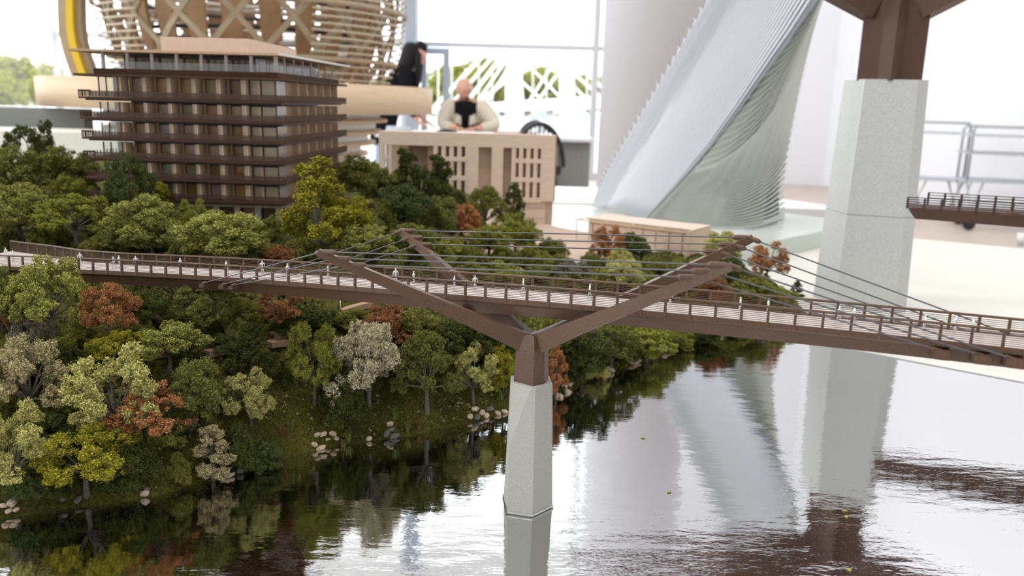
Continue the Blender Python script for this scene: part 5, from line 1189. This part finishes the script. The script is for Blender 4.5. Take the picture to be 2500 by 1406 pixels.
# ---- seated person in a cream jacket, looking down at the table, facing the camera
SY = 9.60; sp = at_y(1138, 300, SY)
mn = thing('person', 'bald person in a cream jacket over a black top seated writing at the table', 'person', (sp.x, SY, FLOOR))
body = [((0, .08, .50), (.16, .13)), ((0, .06, .68), (.15, .12)), ((0, .0, .88), (.17, .12)), ((.0, -.07, 1.02), (.16, .10)), ((-.005, -.11, 1.10), (.058, .058)), ((-.01, -.15, 1.16), (.06, .06)),
        ((-.10, -.30, .47), .085), ((-.11, -.34, .08), .05), ((-.11, -.44, .03), .035), ((.10, -.30, .47), .085), ((.11, -.34, .08), .05), ((.11, -.44, .03), .035),
        ((-.20, -.05, 1.0), .066), ((-.27, -.16, .80), .052), ((-.08, -.38, .785), .036), ((.20, -.05, 1.0), .066), ((.36, -.20, .80), .052), ((.12, -.42, .785), .036)]
link('body', skin_mesh('body', body, bones, 'skin', 2), mn)
g = lambda i, k=1.18: (body[i][0], (body[i][1][0] * k, body[i][1][1] * k) if isinstance(body[i][1], tuple) else body[i][1] * k)
link('black_top', skin_mesh('black_top', [g(0, 1.12), g(1, 1.15), g(2, 1.22), ((0, -.085, 1.03), (.20, .15)), ((0, -.112, 1.115), (.10, .10))], [(0, 1), (1, 2), (2, 3), (3, 4)], 'cloth_black', 2), mn)
for s_, i in ((-1, 12), (1, 15)):
    J = [((s_ * .12, .09, .50), (.10, .14)), ((s_ * .115, .06, .70), (.10, .135)), ((s_ * .13, .0, .88), (.095, .125)), ((s_ * .15, -.05, 1.03), (.115, .14)), g(i, 1.6), g(i + 1, 1.4), (tuple(Vector(body[i + 1][0]).lerp(Vector(body[i + 2][0]), .78)), .052)]
    link('jacket_half', skin_mesh('jacket_half', J, [(k, k + 1) for k in range(6)], 'cloth_cream', 2), mn)
    link('lapel', mesh_of('lapel', MB().loft([[Vector((s_ * .055, -.165, 1.06)), Vector((s_ * .10, -.15, 1.07)), Vector((s_ * .10, -.14, 1.075)), Vector((s_ * .055, -.155, 1.065))], [Vector((s_ * .045, -.165, .80)), Vector((s_ * .12, -.155, .84)), Vector((s_ * .12, -.14, .84)), Vector((s_ * .045, -.15, .80))]]), 'cloth_cream'), mn)
link('jacket_back', skin_mesh('jacket_back', [((0, .12, .52), (.2, .09)), ((0, .10, .75), (.2, .09)), ((0, .03, .98), (.2, .09)), ((0, -.03, 1.05), (.12, .07))], [(0, 1), (1, 2), (2, 3)], 'cloth_cream', 2), mn)
for s_, i in ((-1, 6), (1, 9)): link('trouser_leg', skin_mesh('trouser_leg', [((s_ * .09, .05, .49), .11), g(i, 1.12), ((s_ * .11, -.33, .10), .075)], [(0, 1), (1, 2)], 'denim', 2), mn)
head(mn, (-.02, -.20, 1.215), (-.10, -.84, -.54), (0, -.52, .85), None, 'skin')
hr = MB()
for j in range(3):
    hr.tube([Vector((-.02, -.20, 1.215)) + Vector((.086 * math.cos(a), .055 + .058 * math.sin(a) - .012 * j, -.0 - .014 * j + .05 * math.sin(a))) for a in [PI * i / 10 for i in range(11)]], .017, 6)
link('hair', mesh_of('hair', hr, 'hair_white', smooth=True), mn)
hand(mn, (-.08, -.38, .785), (.75, -.5, -.22), (.5, .75, 0)); hand(mn, (.12, -.42, .785), (-.8, -.4, -.2), (-.4, .8, 0))
link('watch', mesh_of('watch', MB().tube([Vector((.16, -.38, .79)) + Vector((.02 * math.cos(a), .028 * math.cos(a), .046 * math.sin(a))) for a in [2 * PI * i / 14 for i in range(14)]], .016, 6, closed=True), 'black', smooth=True), mn)
sc_ = thing('seat_bench', 'plain seat hidden under the seated person', 'chair', (sp.x, SY + .05, FLOOR)); x, y = sp.x, SY + .05
part('seat', MB().box((x - .22, y - .2, FLOOR + .34), (x + .22, y + .22, FLOOR + .375)), 'black', sc_)
for sx in (-1, 1):
    for sy in (-1, 1): part('leg', MB().box((x + sx * .19 - .015, y + sy * .18 - .015, FLOOR), (x + sx * .19 + .015, y + sy * .18 + .015, FLOOR + .34)), 'black', sc_)

# ------------------------------------------------------------------ tubular trolley by the white wall
def trolley(px0, px1, y, rows, label, hoop=True):
    a = at_y(px0, rows[0], y); b = at_y(px1, rows[0], y - .25); r = thing('tube_trolley', label, 'trolley', ((a.x + b.x) / 2, y, FLOOR))
    dx = Vector((b.x - a.x, b.y - a.y, 0)); L = dx.length; dx.normalize(); dn = Vector((-dx.y, dx.x, 0)); DP = .46
    o = Vector((a.x, a.y, 0)); T = lambda u, v, z: o + dx * u + dn * v + Vector((0, 0, z))
    zs = [at_y(px0 + 60, r_, y).z for r_ in rows]
    for z in zs[1:]:
        part('shelf', MB().loft([[T(0, 0, z), T(L, 0, z), T(L, DP, z), T(0, DP, z)], [T(0, 0, z + .018), T(L, 0, z + .018), T(L, DP, z + .018), T(0, DP, z + .018)]]), 'tray', r)
    for v in (0.02, DP - .02):
        if hoop: part('frame_hoop', MB().tube([T(.03, v, zs[-1]), T(.03, v, zs[0] - .03), T(.05, v, zs[0]), T(L - .05, v, zs[0]), T(L - .03, v, zs[0] - .03), T(L - .03, v, zs[-1])], .011, 8), 'tube', r, True)
        for u in (.10, L - .10):
            wz = FLOOR + .055
            part('strut', MB().tube([T(u - .07, v, zs[-1]), T(u, v, wz + .12), T(u + .07, v, zs[-1])], .008, 6), 'tube', r, True)
            part('caster_stem', MB().tube([T(u, v, wz + .13), T(u, v, wz)], .012, 6), 'tube', r)
            part('caster', MB().tube([T(u, v, wz) - dn * .022, T(u, v, wz) + dn * .022], .054, 18), 'black', r)
trolley(2236, 2382, 8.75, (299, 326, 440), 'grey tube trolley with two trays left of the larger one, by the white wall')
trolley(2372, 2640, 7.75, (310, 334, 378, 446), 'larger grey tube trolley with three trays cut by the right edge')
cup = at_z(2494, 600, -.008); solo('paper_cup', MB().lathe([(.011, -.008), (.015, .026), (.013, .026), (.010, -.004)], (cup.x, cup.y, 0), 20), 'white_card', (cup.x, cup.y, -.008), 'small white cup at the right edge of the cream table', 'cup', smooth=True)

# ------------------------------------------------------------------ outside the windows
solo('paving_outside', MB().prism([(-90, BACK + .3), (60, BACK + .3), (60, 140), (-90, 140)], -1.1, -1.0), 'ext_ground', (0, 40, -1.1), kind='structure')
oi = 0
for (px, row_t, row_b, y, wpx, colr, lab) in [
    (1075, 205, 300, 60, 110, 'sage', 'hazy green tree outside behind the door frame'), (1160, 118, 300, 62, 150, 'limegreen', 'tall hazy tree outside left of the white bridge tower'), (1235, 128, 300, 70, 130, 'sage', 'hazy tree outside between the first stays'),
    (1325, 150, 300, 66, 130, 'sage', 'hazy tree outside between the two white towers'), (1425, 165, 300, 64, 90, 'sage', 'hazy tree outside right of the second white tower'), (1010, 215, 300, 70, 90, 'sage', 'hazy tree outside behind the standing person'),
    (900, 180, 300, 70, 130, 'sage', 'hazy tree outside seen through the lattice at right'),
    (1120, 150, 300, 84, 150, 'limegreen', 'wide hazy tree outside filling the gap by the door'), (1200, 150, 300, 98, 170, 'sage', 'wide hazy tree outside behind the fanned stays'), (1290, 165, 300, 112, 150, 'limegreen', 'wide hazy tree outside behind the first tower'), (1370, 185, 300, 127, 150, 'sage', 'wide hazy tree outside behind the second tower'),
    (30, 100, 290, 40, 150, 'sage', 'round pale tree outside at the far left window'), (110, 140, 290, 44, 90, 'palesage', 'paler tree outside right of the far left round one'), (8, 165, 290, 34, 100, 'limegreen', 'bright green tree outside nearest the left edge'), (-120, 120, 300, 42, 160, 'sage', 'pale tree outside just beyond the left edge')]:
    p = at_y(px, row_b, y); p.z = -1.0
    plant(px, row_t, row_b, wpx * 1.25, ['round', 'round', 'bush'][oi % 3] if px > 900 else 'round', colr, lab, P=p, name='outdoor_tree', group='trees outside the window'); oi += 1
EY = 46.0
eb = thing('suspension_bridge', 'white ironwork bridge with towers and fanned stays outside the window', 'bridge', (at_y(1255, 280, EY).x, EY, -1.0))
E3 = lambda px, row, dy=0: at_y(px, row, EY + dy)
def tower(px, w0, w1, rt, rb):
    rings = []
    for u in (0, .25, .55, .8, 1):
        row = rt + (rb - rt) * u; wv = w0 + (w1 - w0) * u ** 2; a, b = E3(px - wv, row), E3(px + wv, row); rings.append([a, b, b + Vector((0, 1.2, 0)), a + Vector((0, 1.2, 0))])
    part('tower', MB().loft(rings), 'ext_white', eb)
    c = E3(px, rb); part('tower_base', MB().box((c.x - .9, EY - .2, -1.0), (c.x + .9, EY + 1.4, c.z)), 'ext_white', eb)
tower(1256, 15, 26, 40, 285); tower(1386, 13, 22, 60, 285)
for (p0, p1, wv) in [((1250, 60), (1060, 262), .32), ((1250, 85), (1095, 262), .24), ((1250, 105), (1130, 262), .30), ((1250, 125), (1160, 258), .22), ((1252, 150), (1185, 255), .24), ((1252, 185), (1150, 262), .28), ((1258, 185), (1330, 250), .2), ((1262, 130), (1370, 240), .16), ((1380, 110), (1290, 250), .2), ((1384, 150), (1310, 250), .2), ((1390, 120), (1470, 215), .22), ((1390, 170), (1470, 240), .22), ((1390, 200), (1440, 250), .2)]:
    part('stay', MB().beam(E3(*p0), E3(*p1), wv, wv * .6), 'ext_white', eb)
a, b = E3(1030, 262, -.6), E3(1480, 232, -.6); part('deck', MB().loft([[a, a + Vector((0, 3, 0)), a + Vector((0, 3, -.35)), a + Vector((0, 0, -.35))], [b, b + Vector((0, 3, 0)), b + Vector((0, 3, -.7)), b + Vector((0, 0, -.7))]]), 'ext_white', eb)
for i in range(12):
    px = 1070 + i * 33; p = E3(px, 140 + 30 * abs(math.sin(i))); q_ = E3(px, 255); part('hanger', MB().beam(p, q_, .06, .06), 'ext_white', eb)
for px0, px1, row, yy, lab in ((1060, 1090, 276, 40, 'slate blue strip painted as shade under the outdoor bridge at left'), (1205, 1222, 272, 40, 'slate strip painted as shade under the outdoor bridge behind the seated person'), (1290, 1345, 272, 40, 'slate blue strip painted as shade under the outdoor bridge between the towers'), (1395, 1440, 278, 38, 'dark strip painted as shade under the outdoor bridge by the right mullion')):
    a = at_y(px0, row - 10, yy); b = at_y(px1, row + 8, yy); L = b.x - a.x
    bt = thing('under_deck_shade', lab, 'painted shade', ((a.x + b.x) / 2, yy, -1.0))  # slate blocks painting the shadowed strips under the white bridge deck
    part('strip_foot', MB().loft([[Vector((a.x + .1 * L, yy - .4, -1.0)), Vector((b.x - .1 * L, yy - .4, -1.0)), Vector((b.x - .1 * L, yy + .4, -1.0)), Vector((a.x + .1 * L, yy + .4, -1.0))], [Vector((a.x, yy - .6, b.z)), Vector((b.x, yy - .6, b.z)), Vector((b.x, yy + .6, b.z)), Vector((a.x, yy + .6, b.z))]]), 'ext_dark', bt)
    part('strip_top', MB().box((a.x + .2 * L, yy - .4, b.z), (b.x - .2 * L, yy + .4, a.z)), 'ext_dark', bt)
solo('river_wall', MB().box((-60, 30, -1.0), (50, 30.4, at_y(1250, 292, 30).z)), 'ext_white', (0, 30, -1.0), 'low pale parapet outside along the river', 'wall')

# small yellow leaves floating on the river sheet
for i, (px, row) in enumerate(((2062, 1248), (2066, 1262), (1570, 1070), (1634, 1202), (2072, 1392))):
    p = at_z(px, row, .0); a = i * 1.3; mb = MB(); ring_ = [p + Vector((.0024 * math.cos(t_) * math.cos(a) - .0014 * math.sin(t_) * math.sin(a), .0024 * math.cos(t_) * math.sin(a) + .0014 * math.sin(t_) * math.cos(a), .0002 + .0004 * math.cos(2 * t_) ** 2)) for t_ in [2 * PI * j / 10 for j in range(10)]]
    mb.loft([ring_, [q_ + Vector((0, 0, .0003)) for q_ in ring_]])
    o = solo('floating_leaf', mb, 'foliage', p, ['upper yellow leaf of the pair floating on the brown reflection', 'lower yellow leaf of the pair floating on the brown reflection', 'yellow speck floating right of the concrete pier', 'yellow speck floating in the middle of the river', 'lowest yellow leaf floating near the bottom edge'][i], 'leaf', 'leaves floating on the river'); o.color = (.36, .31, .08, 1)
